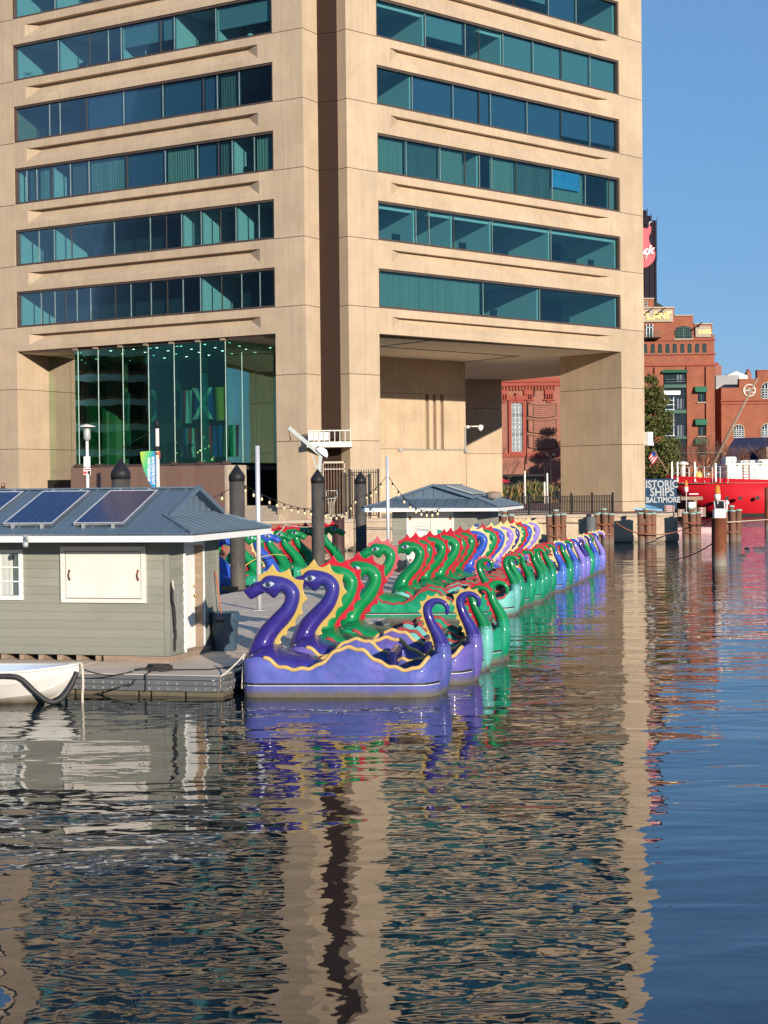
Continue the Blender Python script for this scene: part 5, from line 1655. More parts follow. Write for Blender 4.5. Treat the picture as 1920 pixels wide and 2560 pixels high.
# door, recessed, with worn jamb
m = MB()
m.box(-.10, .045, .70, .765, .10, 2.13).box(-.10, .045, 1.685, 1.75, .10, 2.13).box(-.10, .045, .765, 1.685, 2.06, 2.13)
df = m.build('door_frame', K['white'], sh, bev=.004)
MB().box(-.14, .03, 1.66, 1.686, .115, 2.06).build('jamb_lining', K['weath'], df)
MB().box(-.14, .03, .765, 1.686, .09, .115).build('threshold', K['weath'], df)
dr = MB().box(-.16, -.125, .765, 1.66, .118, 2.06).build('door', K['white'], sh, bev=.004)
MB().lathe([(.012, 0), (.012, .03), (.03, .035), (.034, .055), (.02, .072), (.002, .075)], (0, 0), 10).build('door_knob', K['brass'], dr)
kb = [o for o in bpy.data.objects if o.name == 'door_knob'][0]
kb.rotation_euler = (0, R(90), 0)
kb.location = (-.125, 1.57, 1.10)
q = MB().lathe([(.028, 0), (.026, .018), (.002, .02)], (0, 0), 10).build('deadbolt', K['brass'], dr)
q.rotation_euler = (0, R(90), 0)
q.location = (-.125, 1.57, 1.27)
MB().box(-.126, -.122, 1.0, 1.09, 1.72, 1.80).build('yellow_notice', K['ropeyl'], dr)
MB().box(.024, .03, .36, .40, 1.05, 1.32).build('worn_sticker', K['galv'], sh)
# solar panels
slp = math.atan2(.78, 2.2)
cell = None
for xr_ in (-.567, -1.94, -3.31, -4.68):
    pv = MB().box(0, .97, 0, 1.72, -.02, .015).build('solar_panel', K['pvline'], sh)
    pv.location = (xr_ - .97, -.93 + .30 * cos(slp), 2.35 + .30 * sin(slp) + .065)
    pv.rotation_euler = (slp, 0, 0)
    m = MB()
    for a in ((-.0, .03, 0, 1.72), (.94, .97, 0, 1.72), (.03, .94, 0, .03), (.03, .94, 1.69, 1.72)):
        m.box(a[0], a[1], a[2], a[3], -.025, .024)
    m.build('panel_frame', K['alum'], pv, bev=.003)
    if cell is None:
        cell = MB().box(.0, .139, .0, .159, .015, .019).build('solar_cell', K['pvcell'], pv)
        cell.location = (.036, .036, 0)
        base_cell = cell
    for i in range(6):
        for j in range(10):
            if cell is base_cell and i == 0 and j == 0 and pv is base_cell.parent:
                continue
            inst(base_cell, (.036 + i * .1505, .036 + j * .165, 0), parent=pv)
    for xx in (.2, .77):
        for ya, yb in ((-.06, .02), (1.70, 1.78)):
            MB().box(xx - .02, xx + .02, ya, yb, -.10, .028).build('mount_clamp', K['galv'], pv)
MB().box(-2.33, -2.27, -.98, -.93, 2.22, 2.33).lathe([(.05, 2.12), (.055, 2.19), (.02, 2.22)], (-2.29, -1.0), 8).tube([(-2.31, -.98, 2.27), (-2.22, -1.03, 2.25)], .025, 6).build('flood_camera', K['galv'], sh)
# far kiosk: gable end faces the camera
kio = thing('dock_kiosk', 'far sage green dock kiosk with white double doors and posters', 'kiosk', tuple(DP(-4.4, 30.25)), DA - pi / 2)
KL, KD = 4.5, 3.05
shed(kio, KL, KD, yo=.93, xo=.9, seam=.40)
boards(kio, 'y', 0, .52, 0, .115, 2.26, 1)
boards(kio, 'y', 2.24, KD, 0, .115, 2.26, 1)
boards(kio, 'x', -KL, 0, KD, .115, 2.26, 1, .2)
boards(kio, 'x', -KL, 0, 0, .115, 2.26, -1, .31)
MB().box(-.05, .05, 0, KD, 0, .11).build('skid_beam', K['weath'], kio)
for i in range(2):
    y0 = .60 + i * .79
    dd = MB().box(-.02, .03, y0 + .006, y0 + .784, .115, 2.2).build('door', K['worn'], kio, bev=.004)
    MB().box(.03, .045, y0 + (.66 if i == 0 else .06), y0 + (.72 if i == 0 else .12), 1.0, 1.1).build('door_handle', K['iron'], dd)
    for z in (.4, 1.9):
        MB().box(.03, .045, y0 + (.01 if i == 0 else .69), y0 + (.09 if i == 0 else .77), z, z + .1).build('hinge', K['rust'], dd)
MB().box(-.02, .045, .52, .596, .115, 2.24).box(-.02, .045, 2.19, 2.24, .115, 2.24).build('door_frame', K['white'], kio)
po = MB().box(.032, .037, .82, 1.34, .75, 1.65).build('paper_notice', K['paper'], kio)
m = MB()
for a in ((.82, .83, .75, 1.65), (1.33, 1.34, .75, 1.65), (.82, 1.34, 1.64, 1.65)):
    m.box(.037, .039, a[0], a[1], a[2], a[3])
m.build('notice_border', K['ink'], po)
text('notice_lettering', 'Closing', .15, K['ink'], po, face_mtx((.0405, .86, 1.50), (0, 1, 0), (0, 0, 1)), .001, 'LEFT', shear=.1)
text('notice_lettering', '8:45', .13, K['ink'], po, face_mtx((.0405, 1.13, 1.28), (0, 1, 0), (0, 0, 1)), .001, 'LEFT')
tp = MB().add([(.037, 1.66, .75), (.037, 2.10, .75), (.037, 2.12, 1.42), (.037, 1.64, 1.56), (.032, 1.66, .75), (.032, 2.10, .75), (.032, 2.12, 1.42), (.032, 1.64, 1.56)],
              [(0, 1, 2, 3), (7, 6, 5, 4), (0, 4, 5, 1), (1, 5, 6, 2), (2, 6, 7, 3), (3, 7, 4, 0)]).build('teal_poster', K['teal'], kio)
MB().box(.037, .040, 1.70, 2.06, 1.33, 1.355).box(.037, .040, 1.80, 1.98, 1.22, 1.24).build('poster_print', K['paper'], tp)
nb = MB().box(-.02, .06, 3.0, 3.13, .9, 1.75).build('blue_notice', K['signblue'], kio)
m = MB()
for k in range(7):
    m.box(.06, .062, 3.02, 3.11 - .02 * (k % 3), 1.0 + k * .1, 1.03 + k * .1)
m.build('notice_print', K['paper'], nb)
pv = MB().box(-2.9, -.5, 0, 1.0, .05, .09).build('solar_panel', K['galv'], kio)
pv.rotation_euler = (-math.atan2(.78, 2.455), 0, 0)
pv.location = (0, KD / 2 + .35, 3.13 - .35 * .318 + .02)
MB().lathe([(.05, 0), (.05, .1), (.28, .14), (.28, .3), (.2, .36), (.02, .38)], (0, 0), 14).build('roof_vent', K['rust'], kio).location = (-1.6, KD + .35, 2.5)

# ---- piles that hold the dock, poles, davit
def sleeve(x, y, top, lab, r=.232):
    p = thing('dock_pile', lab, 'pile', (x, y, 0), random.uniform(0, 6), 'tall black sleeved piles along the dock')
    MB().lathe([(r, -2), (r, top - .42)], (0, 0), 22).build('sleeve', K['pile'], p)
    MB().lathe([(r + .012, top - .52), (r + .02, top - .36), (r - .01, top - .30), (.01, top)], (0, 0), 22).build('cone_cap', K['black'], p)
    return p
sleeve(-6.63, 39.7, 4.24, 'tall black sleeved pile with cone cap rising behind the ticket shed roof')
p2 = sleeve(-4.44, 47.6, 4.18, 'tall black sleeved pile with cone cap just right of the shed roof end')
MB().box(-.32, .32, -.36, .36, .36, .39).box(-.36, -.30, -.36, .36, .35, .5).box(.30, .36, -.36, .36, .35, .5).build('pile_guide', K['iron'], p2)
sleeve(-2.37, 56.5, 4.11, 'tall black sleeved pile with cone cap under the white davit crane')
sleeve(-0.97, 66.0, 4.09, 'blackest sleeved pile with cone cap left of the dock kiosk')
def pole(x, y, top, lab):
    p = thing('aluminium_pole', lab, 'pole', (x, y, DZ), 0, 'bright aluminium poles on the dock')
    MB().lathe([(.06, .0), (.058, top - DZ), (.01, top - DZ + .01)], (0, 0), 16).build('tube', K['alum'], p)
    MB().box(-.16, .16, -.16, .16, 0, .012).build('base_plate', K['galv'], p)
    MB().lathe([(.068, .42), (.072, .44), (.072, .50), (.068, .52)], (0, 0), 16).box(-.1, .1, -.03, .03, .44, .5).build('clamp', K['iron'], p)
pole(-3.2, 40.0, 4.53, 'bright aluminium pole standing right of the ticket shed')
pole(.135, 54.0, 4.47, 'bright aluminium pole standing in front of the far kiosk')
dv = thing('davit_crane', 'white davit crane with a slanted boom behind the black pile', 'davit crane', (-2.0, 58.2, DZ))
a = [(-0.395, 0, 3.586), (-0.31400000000000006, 0, 4.251), (-1.484, 0, 5.312)]
MB().tube([(a[0][0], 0, 0), a[0]], .14, 10).build('pedestal', K['galv'], dv)
MB().bar(a[0], a[1], .13, .16).build('upright', K['galv'], dv)
MB().bar((a[1][0] + .03, 0, a[1][2] + .02), a[2], .12, .15).build('boom', K['galv'], dv, bev=.01)
MB().bar((-0.653, 0, 4.343), (-0.4670000000000001, 0, 3.779), .05, .05).build('strut', K['galv'], dv)
MB().tube([a[2], (a[2][0] + .03, 0, a[2][2] - .35)], .012, 5).tube([(a[2][0] + .03, 0, a[2][2] - .35), (a[2][0] + .08, 0, a[2][2] - .42), (a[2][0] + .02, 0, a[2][2] - .47)], .02, 5).build('hook', K['iron'], dv)
hd = [(-0.5030000000000001, 0, 4.519), (-0.29499999999999993, 0, 4.62), (-0.08999999999999986, 0, 4.47), (-0.04700000000000015, 0, 4.307), (-0.07799999999999985, 0, 4.16), (-0.3719999999999999, 0, 4.355)]
MB().prism([(p[0], p[2]) for p in hd], lambda x, z: (x, -.16, z), lambda x, z: (x, .16, z)).build('winch_hood', K['white'], dv, bev=.04)
MB().lathe([(.1, (-0.3410000000000002, 0, 4.428)[2]), (.12, (-0.33899999999999997, 0, 4.606)[2])], ((-0.3410000000000002, 0, 4.428)[0], .0), 10).build('winch_drum', K['iron'], dv)
hp = thing('water_basketball_hoop', 'small white hoop frame with hanging net bracketed beside the davit pile', 'basketball hoop', (-1.95, 56.4, 0))
m = MB()
c4 = [(-0.113, -0.15, 3.319), (0.273, -0.15, 3.315), (0.285, -0.15, 3.086), (-0.101, -0.15, 3.09)]
for p, q in zip(c4, c4[1:] + c4[:1]):
    m.tube([p, q], .018, 6)
m.build('frame', K['galv'], hp)
MB().bar((-0.216, -0.15, 3.077), (0.185, -0.15, 3.102), .05, .05).build('bracket', K['iron'], hp)
rim = (0.07, -0.15, 3.046)
m = MB().tube([(rim[0] + .17 * cos(k * pi / 6), rim[1] - .1 + .17 * sin(k * pi / 6), rim[2]) for k in range(13)], .012, 5)
for k in range(8):
    aa = k * pi / 4
    m.tube([(rim[0] + .17 * cos(aa), rim[1] - .1 + .17 * sin(aa), rim[2]), (rim[0] + .1 * cos(aa + .4), rim[1] - .1 + .1 * sin(aa + .4), rim[2] - .22), (rim[0] + .07 * cos(aa + .3), rim[1] - .1 + .07 * sin(aa + .3), rim[2] - .62)], .008, 4)
m.build('net', K['rope'], hp)
# string lights
def string(lab, pts, sag, nb_):
    s_ = thing('string_lights', lab, 'string lights', tuple(pts[0]))
    path = []
    for a, b in zip(pts, pts[1:]):
        a, b = Vector(a), Vector(b)
        for k in range(12):
            t = k / 12
            path.append(a.lerp(b, t) - Vector((0, 0, sag * 4 * t * (1 - t))))
    path.append(Vector(pts[-1]))
    MB().tube(path, .011, 5).build('cable', K['iron'], s_, True)
    bb_, sk_ = None, None
    for i in range(nb_):
        f = (i + .5) / nb_ * (len(path) - 1)
        p = path[int(f)].lerp(path[min(int(f) + 1, len(path) - 1)], f % 1) - s_.location
        if bb_ is None:
            sk_ = MB().lathe([(.028, -.10), (.028, -.01), (.012, 0)], (0, 0), 8).build('socket', K['iron'], s_)
            bb_ = MB().lathe([(.016, -.09), (.036, -.13), (.04, -.16), (.026, -.2), (.004, -.21)], (0, 0), 8).build('bulb', K['bulb'], s_)
            sk_.location = bb_.location = p
        else:
            inst(sk_, p)
            inst(bb_, p)
string('string of bulbs sagging from the shed end pile to the davit pile', [(-4.3, 47.4, 3.6), (-2.5, 56.2, 2.62)], .14, 10)
string('string of bulbs rising from the davit pile to the blackest pile', [(-2.2, 56.3, 2.62), (-1.1, 65.7, 3.1)], .42, 7)
string('string of bulbs looped from the blackest pile over the pole to the kiosk eave', [(-.8, 65.7, 3.1), (.135, 54, 3.86), (1.05, 53.3, 2.75), (1.9, 53.1, 2.7)], .12, 14)
string('string of bulbs from the left edge pile to the shed end pile', [(-6.5, 39.9, 2.75), (-4.6, 47.3, 3.45)], .2, 5)
rope('tie_line', 'pale line tied from the davit pile to the green dragon heads', [(-2.55, 56.2, 2.05), (-3.35, 53.5, 2.2), (-3.6, 52.6, 1.9)], .05, .015, K['rope'])
rope('tie_line', 'yellow line looped around the green dragon necks by the shed', [(-3.3, 53.0, 1.15), (-3.9, 50.2, 1.25), (-4.5, 48.6, .9)], -.06, .016, K['ropeyl'])

# ---- bin, broom handle, ropes on the dock
bn = thing('rubbish_bin', 'blue grey round plastic rubbish bin beside the shed door', 'rubbish bin', (-3.09, 30.3, DZ), .5)
m = MB().lathe([(.205, 0), (.225, .02), (.262, .60), (.275, .62), (.285, .70), (.275, .735), (.255, .735), (.24, .60), (.2, .05)], (0, 0), 28, caps=False)
m.build('body', K['bin'], bn)
for k in range(2):
    a = k * pi + 2.2
    MB(lambda x, y, z, a=a: (x * cos(a) - y * sin(a), x * sin(a) + y * cos(a), z)).box(.25, .31, -.09, .09, .57, .69).build('handle', K['bin'], bn, bev=.012)
MB(lambda x, y, z: (x * cos(-2.35) - y * sin(-2.35), x * sin(-2.35) + y * cos(-2.35), z)).box(.258, .264, -.075, .075, .56, .66).build('label_recess', K['black'], bn)
MB().lathe([(.23, .61), (.02, .63)], (0, 0), 20).build('dark_contents', K['black'], bn)
q0 = Vector((s1.x, s1.y, DZ))
def SP(x, y, z): return q0 + DU * x + DV * y + Vector((0, 0, z))
bh = thing('broom', 'orange broom handle leaning on the shed wall behind the bin', 'broom', tuple(SP(.22, 2.36, 0)))
MB().tube([SP(.22, 2.36, .12), SP(.06, 2.28, 1.52)], .014, 8).build('handle', K['orange'], bh, True)
MB().box(-.05, .05, -.16, .16, 0, .13).build('brush', K['ropedk'], bh)
hr = thing('hanging_rope', 'thick black rope looped and hanging from the shed corner', 'rope', tuple(SP(.06, .04, 1.4)))
m = MB()
for k in range(3):
    pts = [SP(.05 + .01 * k, .02, 1.42), SP(.07 + .012 * k, -.0 - .02 * k, 1.22 - .05 * k), SP(.07, .06 + .02 * k, .95), SP(.06, .12 + .015 * k, .72), SP(.065, .13, .55 + .05 * k), SP(.07, .10 + .02 * k, .75), SP(.06, .05, 1.0), SP(.05, .0 + .02 * k, 1.2), SP(.045, .03, 1.43)]
    m.tube(spline(pts, 4), .022, 6)
m.tube(spline([SP(.06, .12, .7), SP(.075, .14, .5), SP(.06, .13, .33), SP(.07, .12, .18)], 5), [.022] * 13 + [.016, .012, .008], 6)
m.build('black_strands', K['ropedk'], hr, True)
MB().tube(spline([SP(.07, .03, 1.47), SP(.09, .0, 1.36), SP(.09, .03, 1.30)], 5), .02, 6).build('frayed_end', K['rope'], hr, True)
cl = thing('cleat_with_rope', 'black rope heaped on a cleat at the dock front edge', 'cleat', tuple(DP(-1.28, .45)))
m = MB()
rr_ = random.Random(3)
for k in range(7):
    a0 = rr_.uniform(0, 6)
    m.tube(spline([(.20 * cos(a0 + j * .9) * (1 - .04 * k) + rr_.uniform(-.05, .05), .11 * sin(a0 + j * .9) + rr_.uniform(-.03, .03), .02 + .014 * k + rr_.uniform(0, .03)) for j in range(8)], 3), .014, 5)
m.tube([(-.42, -.05, .04), (-.2, 0, .06)], .02, 6)
m.build('rope_heap', K['ropedk'], cl)
MB().box(-.16, .16, -.02, .02, .05, .08).box(-.06, .06, -.03, .03, 0, .05).build('cleat', K['galv'], cl)
rope('dock_line', 'thin dark line running from the rope heap to the dock corner', [DP(-1.15, .5, DZ + .03), DP(-.5, .75, DZ + .015), DP(.0, 1.5, DZ + .02)], .0, .012, K['ropedk'])
rope('dock_line', 'loose dark line down the timber face below the rope heap', [DP(-1.28, -.02, DZ + .05), DP(-1.30, -.11, DZ), DP(-1.30, -.11, .08)], .0, .012, K['ropedk'])
# ---- white dinghy
dg = thing('white_dinghy', 'scuffed white dinghy with a black rubber fender at the left edge', 'dinghy', (-5.02, 25.75, 0), R(-11))
st2 = [(0, .02, .62, .45), (-.12, .12, .60, .3), (-.35, .28, .575, .10), (-.7, .46, .545, -.06), (-1.3, .63, .52, -.14), (-2.1, .70, .50, -.15), (-3.0, .68, .49, -.12)]
out, inn = [], []
for x, hw, zg_, zk in st2:
    r_ = []
    for s in (-1, 1):
        pr_2 = [(0, zk), (.45, zk + (zg_ - zk) * .08), (.78, zk + (zg_ - zk) * .32), (.85, zk + (zg_ - zk) * .36), (.94, zk + (zg_ - zk) * .66), (1.0, zk + (zg_ - zk) * .70), (1.03, zg_)]
        r_ += [(x, s * hw * f, z) for f, z in (pr_2 if s > 0 else pr_2[::-1])]
    out.append(r_)
    hi = max(.005, hw - .05)
    inn.append([(x - .03, -hi, zg_ + .005), (x - .05, -hi * .9, max(.15, zk + .2)), (x - .05, 0, max(.1, zk + .15)), (x - .05, hi * .9, max(.15, zk + .2)), (x - .03, hi, zg_ + .005)])
MB().rings(out, closed=False, caps=False).build('hull', K['dinghy'], dg)
MB().rings(inn, closed=False, caps=False).build('inner_liner', K['dinghyin'], dg)
m = MB()
for s in (-1, 1):
    m.tube([(x, s * hw * 1.0, z + .005) for x, hw, z, _ in st2], .028, 6)
m.build('gunwale', K['dinghy'], dg)
MB().box(-.30, -.06, -.13, .13, .585, .60).build('bow_plate', K['dinghyin'], dg)
hose = spline([(-3.0, -.75, .45), (-2.0, -.77, .47), (-1.4, -.70, .48), (-.95, -.60, .48), (-.78, -.54, .43), (-.58, -.46, .22), (-.42, -.38, .07), (-.30, -.31, .04), (-.18, -.24, .12), (-.08, -.15, .30), (-.01, -.08, .50)], 5)
MB().tube(hose, .042, 10).build('fender_hose', K['rubber'], dg)
MB().tube(spline([(-.25, .1, .60), (-.02, .02, .64), (.06, -.03, .58), (.08, -.05, .3), (.07, -.06, .05), (.1, -.06, -.25)], 5), .022, 6).build('bow_rope', K['rope'], dg)
for f_, g_ in ((.86, .365), (1.012, .70)):
    MB().tube([(x, -max(.01, hw * f_) - .004, zk + (zg_ - zk) * g_) for x, hw, zg_, zk in st2], .009, 5).build('strake', K['dinghy'], dg)
MB().box(-1.85, -1.55, -.66, .66, .30, .34).build('thwart', K['dinghyin'], dg)
m = MB()
for k in range(9):
    m.box(-2.92 + k * .085, -2.92 + k * .085 + random.uniform(.02, .06), -.715, -.70, .33, .33 + random.uniform(.02, .05))
m.build('faded_lettering', K['wale'], dg)
rope('dock_line', 'dark line drooping from the dinghy bow to the rope heap, upper of two', [(-4.98, 25.72, .55), tuple(DP(-1.7, .2, DZ + .02)), tuple(DP(-1.4, .42, DZ + .05))], .08, .012, K['ropedk'])
rope('dock_line', 'dark line drooping low along the wale to the rope heap', [(-4.95, 25.75, .2), (-4.3, 26.3, .22), tuple(DP(-1.5, -.12, .27)), tuple(DP(-1.35, .3, DZ + .05))], .05, .012, K['ropedk'])

# ---- bits of driftwood on the open water
for i, (xa, ya, xb, yb, lab) in enumerate(((18.788, 82, 18.847, 81.2, 'short driftwood stick floating right of the rusty pile'), (19.247, 82, 20.2, 83, 'long thin driftwood stick floating by the right edge'), (16.652, 74, 17.066, 74.3, 'thin driftwood stick floating nearest behind the rusty pile'))):
    tag(MB().tube(spline([(xa, ya, .01), ((xa + xb) / 2, (ya + yb) / 2 + .1, .035), (xb, yb, .015)], 4), .035, 6).build('driftwood', K['bark']), lab, 'driftwood', 'driftwood on the open water')
# ---- lamp post, banner and a passer-by on the promenade
lm = thing('lamp_post', 'slender white lamp post with a disc shade in front of the lobby', 'lamp post', (-15.42, 82, 1.6))
MB().lathe([(.09, 0), (.075, 4.6)], (0, 0), 12).build('post', K['white'], lm)
MB().lathe([(.1, 4.35), (.19, 4.5), (.19, 4.9), (.14, 5.02), (.08, 5.06)], (0, 0), 14).build('lantern', K['galv'], lm)
MB().lathe([(.02, 5.25), (.2, 5.2), (.46, 5.12), (.46, 5.09), (.1, 5.08)], (0, 0), 18).build('disc_shade', K['worn'], lm)
pb_ = MB().box(-.17, .17, -.11, -.09, 3.0, 3.55).box(-.19, .19, -.12, -.09, 2.6, 2.95).build('notice_plate', K['white'], lm)
MB().box(-.18, -.02, -.124, -.12, 2.64, 2.78).box(-.18, .18, -.124, -.12, 2.84, 2.9).build('notice_print', K['signred'], pb_)
MB().box(.02, .17, -.126, -.121, 2.62, 2.8).build('notice_print', K['ink'], pb_)
bp_ = thing('banner_pole', 'white banner pole with black top carrying a green and blue feather banner', 'banner', (-12.05, 84, 1.6))
MB().lathe([(.11, 0), (.10, 5.05)], (0, 0), 12).build('post', K['worn'], bp_)
MB().lathe([(.105, 5.05), (.09, 5.5), (.01, 5.51)], (0, 0), 12).build('black_top', K['black'], bp_)
MB().lathe([(.125, 3.85), (.125, 4.1)], (0, 0), 12).build('black_band', K['black'], bp_)
MB().lathe([(.128, 3.65), (.128, 3.8)], (0, 0), 12).box(.1, .16, -.14, -.1, 3.45, 3.85).build('orange_tag', K['orange'], bp_)
MB().tube([(-.1, 0, 5.0), (-3.9, .5, 3.0)], .012, 4).build('stay_wire', K['iron'], bp_)
gm = bpy.data.materials.new('banner_gradient')
gm.use_nodes = True
tt = gm.node_tree
tcx = tt.nodes.new('ShaderNodeTexCoord')
sxx = tt.nodes.new('ShaderNodeSeparateXYZ')
nn = tt.nodes.new('ShaderNodeTexNoise')
nn.inputs['Scale'].default_value = 1.2
tt.links.new(tcx.outputs['Object'], sxx.inputs[0])
tt.links.new(tcx.outputs['Object'], nn.inputs['Vector'])
ma = tt.nodes.new('ShaderNodeMath')
ma.operation = 'MULTIPLY_ADD'
ma.inputs[1].default_value = -.45
tt.links.new(sxx.outputs['Z'], ma.inputs[0])
tt.links.new(nn.outputs['Fac'], ma.inputs[2])
mb2 = tt.nodes.new('ShaderNodeMath')
mb2.operation = 'MULTIPLY_ADD'
mb2.inputs[1].default_value = 1.6
tt.links.new(sxx.outputs['X'], mb2.inputs[0])
tt.links.new(ma.outputs[0], mb2.inputs[2])
rp_ = tt.nodes.new('ShaderNodeValToRGB')
rp_.color_ramp.elements[0].position, rp_.color_ramp.elements[0].color = .0, (.42, .52, .03, 1)
rp_.color_ramp.elements[1].position, rp_.color_ramp.elements[1].color = .85, (.0, .22, .52, 1)
e_ = rp_.color_ramp.elements.new(.58)
e_.color = (.05, .42, .16, 1)
mr = tt.nodes.new('ShaderNodeMapRange')
mr.inputs[1].default_value = -1.9
mr.inputs[2].default_value = -.3
tt.links.new(mb2.outputs[0], mr.inputs[0])
tt.links.new(mr.outputs[0], rp_.inputs[0])
tt.links.new(rp_.outputs[0], tt.nodes['Principled BSDF'].inputs['Base Color'])
bpts = [(-.12, 2.05), (-.45, 2.07), (-.92, 2.03), (-.88, 1.6), (-.72, 1.0), (-.45, .35), (-.12, -.02)]
bo = MB().prism([tuple(p) for p in bpts], lambda x, z: (x, -.02, z), lambda x, z: (x, .0, z)).build('banner', gm, bp_)
bo.location = (0, 0, 1.78)
text('lettering', 'WATERFRONT', .225, K['paper'], bo, face_mtx((-.32, -.03, 1.78), (0, 0, -1), (1, 0, 0)), .004, 'LEFT', fat=.006)
text('lettering', 'PARTNERSHIP', .205, K['paper'], bo, face_mtx((-.53, -.03, 1.72), (0, 0, -1), (1, 0, 0)), .004, 'LEFT', fat=.006)
ts = MB().box(-26, -20.8, 90, 94, 1.6, 2.12).build('stone_terrace', K['stone'])
tag(ts, 'low stone terrace below the left tower column', 'terrace')
pe = thing('person', 'person with auburn hair and dark jacket glimpsed above the shed roof ridge', 'person', (-22.13, 91.5, 2.12))
bm_ = bpy.data.meshes.new('body')
jv = [(0, 0, .92), (0, .0, 1.15), (0, 0, 1.40), (0, 0, 1.50), (0, -.02, 1.60), (-.1, 0, .88), (-.11, .02, .48), (-.11, 0, .06), (-.11, -.12, .03), (.1, 0, .88), (.11, -.04, .48), (.11, 0, .06), (.11, -.12, .03),
      (-.18, 0, 1.40), (-.24, .02, 1.12), (-.25, -.04, .86), (.18, 0, 1.40), (.24, .02, 1.12), (.25, -.04, .86)]
je = [(0, 1), (1, 2), (2, 3), (3, 4), (0, 5), (5, 6), (6, 7), (7, 8), (0, 9), (9, 10), (10, 11), (11, 12), (2, 13), (13, 14), (14, 15), (2, 16), (16, 17), (17, 18)]
bm_.from_pydata(jv, je, [])
bo_ = bpy.data.objects.new('body', bm_)
COL.objects.link(bo_)
bo_.parent = pe
bo_.modifiers.new('skin', 'SKIN')
rad = [.15, .15, .16, .06, .09, .10, .075, .05, .04, .10, .075, .05, .04, .075, .05, .04, .075, .05, .04]
for v_, r_ in zip(bm_.skin_vertices[0].data, rad):
    v_.radius = (r_, r_ * .8)
bm_.skin_vertices[0].data[0].use_root = True
bo_.modifiers.new('sub', 'SUBSURF').levels = 1
bm_.materials.append(K['cloth'])
MB().lathe([(.03, 1.52), (.075, 1.56), (.09, 1.64), (.08, 1.70), (.02, 1.73)], (0, -.03), 12).build('head', K['skin'], pe)
MB().lathe([(.10, 1.42), (.12, 1.55), (.118, 1.66), (.09, 1.74), (.02, 1.765)], (0, .015), 12).build('hair', K['hair'], pe)

# ================================================================ DRAGON PEDAL BOATS
def gloss(n, c, r=.40, **k):
    return MAT(n, c, r, coat=.65, spec=.15, var=k.pop('var', .10), vs=k.pop('vs', 2.5), **k)
DIRT = (.13, .115, .09)
def hullmat(n, c, c2):
    return gloss(n, c, .45, var=.2, vs=1.6, col2=c2, c2s=3.0, c2at=.46, c2w=.2, rnd=.10, band=(.04, .17, DIRT), bump=.030, bs=4.2)
G = {'purple': gloss('purple_gelcoat', (.034, .019, .185), col2=(.034, .042, .245), c2s=1.5, c2at=.46, c2w=.2),
     'purplehull': hullmat('blue_purple_hull', (.080, .105, .35), (.135, .12, .42)),
     'green': gloss('green_gelcoat', (.004, .19, .055), rnd=.14, col2=(.01, .23, .09), c2s=1.8, c2at=.5, c2w=.2), 'greenhull': hullmat('green_hull', (.006, .235, .11), (.03, .30, .20)),
     'tealhull': hullmat('pale_teal_hull', (.15, .44, .40), (.10, .36, .31)),
     'blue': gloss('blue_gelcoat', (.028, .085, .42)), 'bluehull': hullmat('blue_hull', (.06, .15, .50), (.10, .22, .56)),
     'dkblue': hullmat('deep_blue_hull', (.012, .06, .26), (.02, .09, .33)),
     'lav': gloss('lavender_gelcoat', (.26, .19, .56)), 'lavhull2': hullmat('violet_hull', (.135, .10, .38), (.09, .11, .36)), 'lavhull': hullmat('lavender_hull', (.20, .17, .54), (.13, .20, .56)),
     'gold': gloss('gold_crest_paint', (.50, .35, .09), .3, col2=(.56, .42, .16), c2s=3), 'red': gloss('red_crest_paint', (.44, .014, .03), .4, rnd=.12, col2=(.50, .06, .06), c2s=2, c2at=.55),
     'rosy': gloss('rosy_crest_paint', (.50, .10, .12), .2), 'cream': gloss('cream_crest_paint', (.66, .54, .25), .25),
     'rimgold': gloss('gold_rim_paint', (.58, .38, .13), .4, var=.2, vs=6), 'rimred': gloss('red_rim_paint', (.34, .05, .05), .4, var=.2, vs=6),
     'seat': gloss('dark_blue_seat', (.010, .010, .085), .35), 'seatg': gloss('dark_green_seat', (.004, .045, .03), .35),
     'ew': gloss('eye_white', (.44, .52, .58), .3), 'iris': gloss('grey_iris', (.05, .07, .14), .2)}
def pz(x, y):          # drawing units of the side elevation -> boat metres
    return ((600 + .2411 * x - 638) / 147, (1728 - 1380 - .2411 * y) / 147)
def tz(x, y):
    return ((900 + .2411 * x - 638) / 148, (1730 - 1440 - .2411 * y) / 148)
NECK = [((22, 380), (40, 410), .05), ((70, 352), (95, 478), .10), ((130, 308), (160, 455), .118), ((200, 290), (215, 425), .112), ((250, 243), (265, 412), .14), ((310, 226), (325, 462), .152), ((390, 235), (365, 458), .15), ((470, 255), (412, 400), .135),
        ((550, 300), (440, 420), .13), ((605, 370), (455, 450), .135), ((620, 440), (448, 500), .14), ((605, 530), (410, 560), .15), ((570, 620), (340, 630), .165), ((510, 715), (250, 715), .18), ((430, 800), (180, 790), .20), ((375, 870), (130, 870), .23),
        ((345, 935), (90, 940), .27), ((335, 985), (70, 1010), .33), ((340, 1080), (62, 1100), .40), ((350, 1200), (68, 1200), .45), ((350, 1400), (110, 1330), .46)]
TAIL = [((735, 1300), (880, 1230), .10), ((728, 1200), (910, 1160), .16), ((735, 1080), (928, 1080), .20), ((758, 930), (950, 930), .22), ((772, 800), (945, 800), .20), ((770, 700), (925, 690), .15), ((735, 600), (870, 590), .11), ((690, 500), (800, 490), .09), ((660, 400), (758, 400), .08), ((655, 320), (750, 350), .075), ((690, 260), (770, 310), .07), ((760, 226), (800, 290), .068), ((840, 230), (840, 292), .066), ((902, 265), (875, 318), .062), ((932, 320), (885, 345), .056), ((930, 370), (885, 370), .05), ((912, 405), (888, 395), .03)]
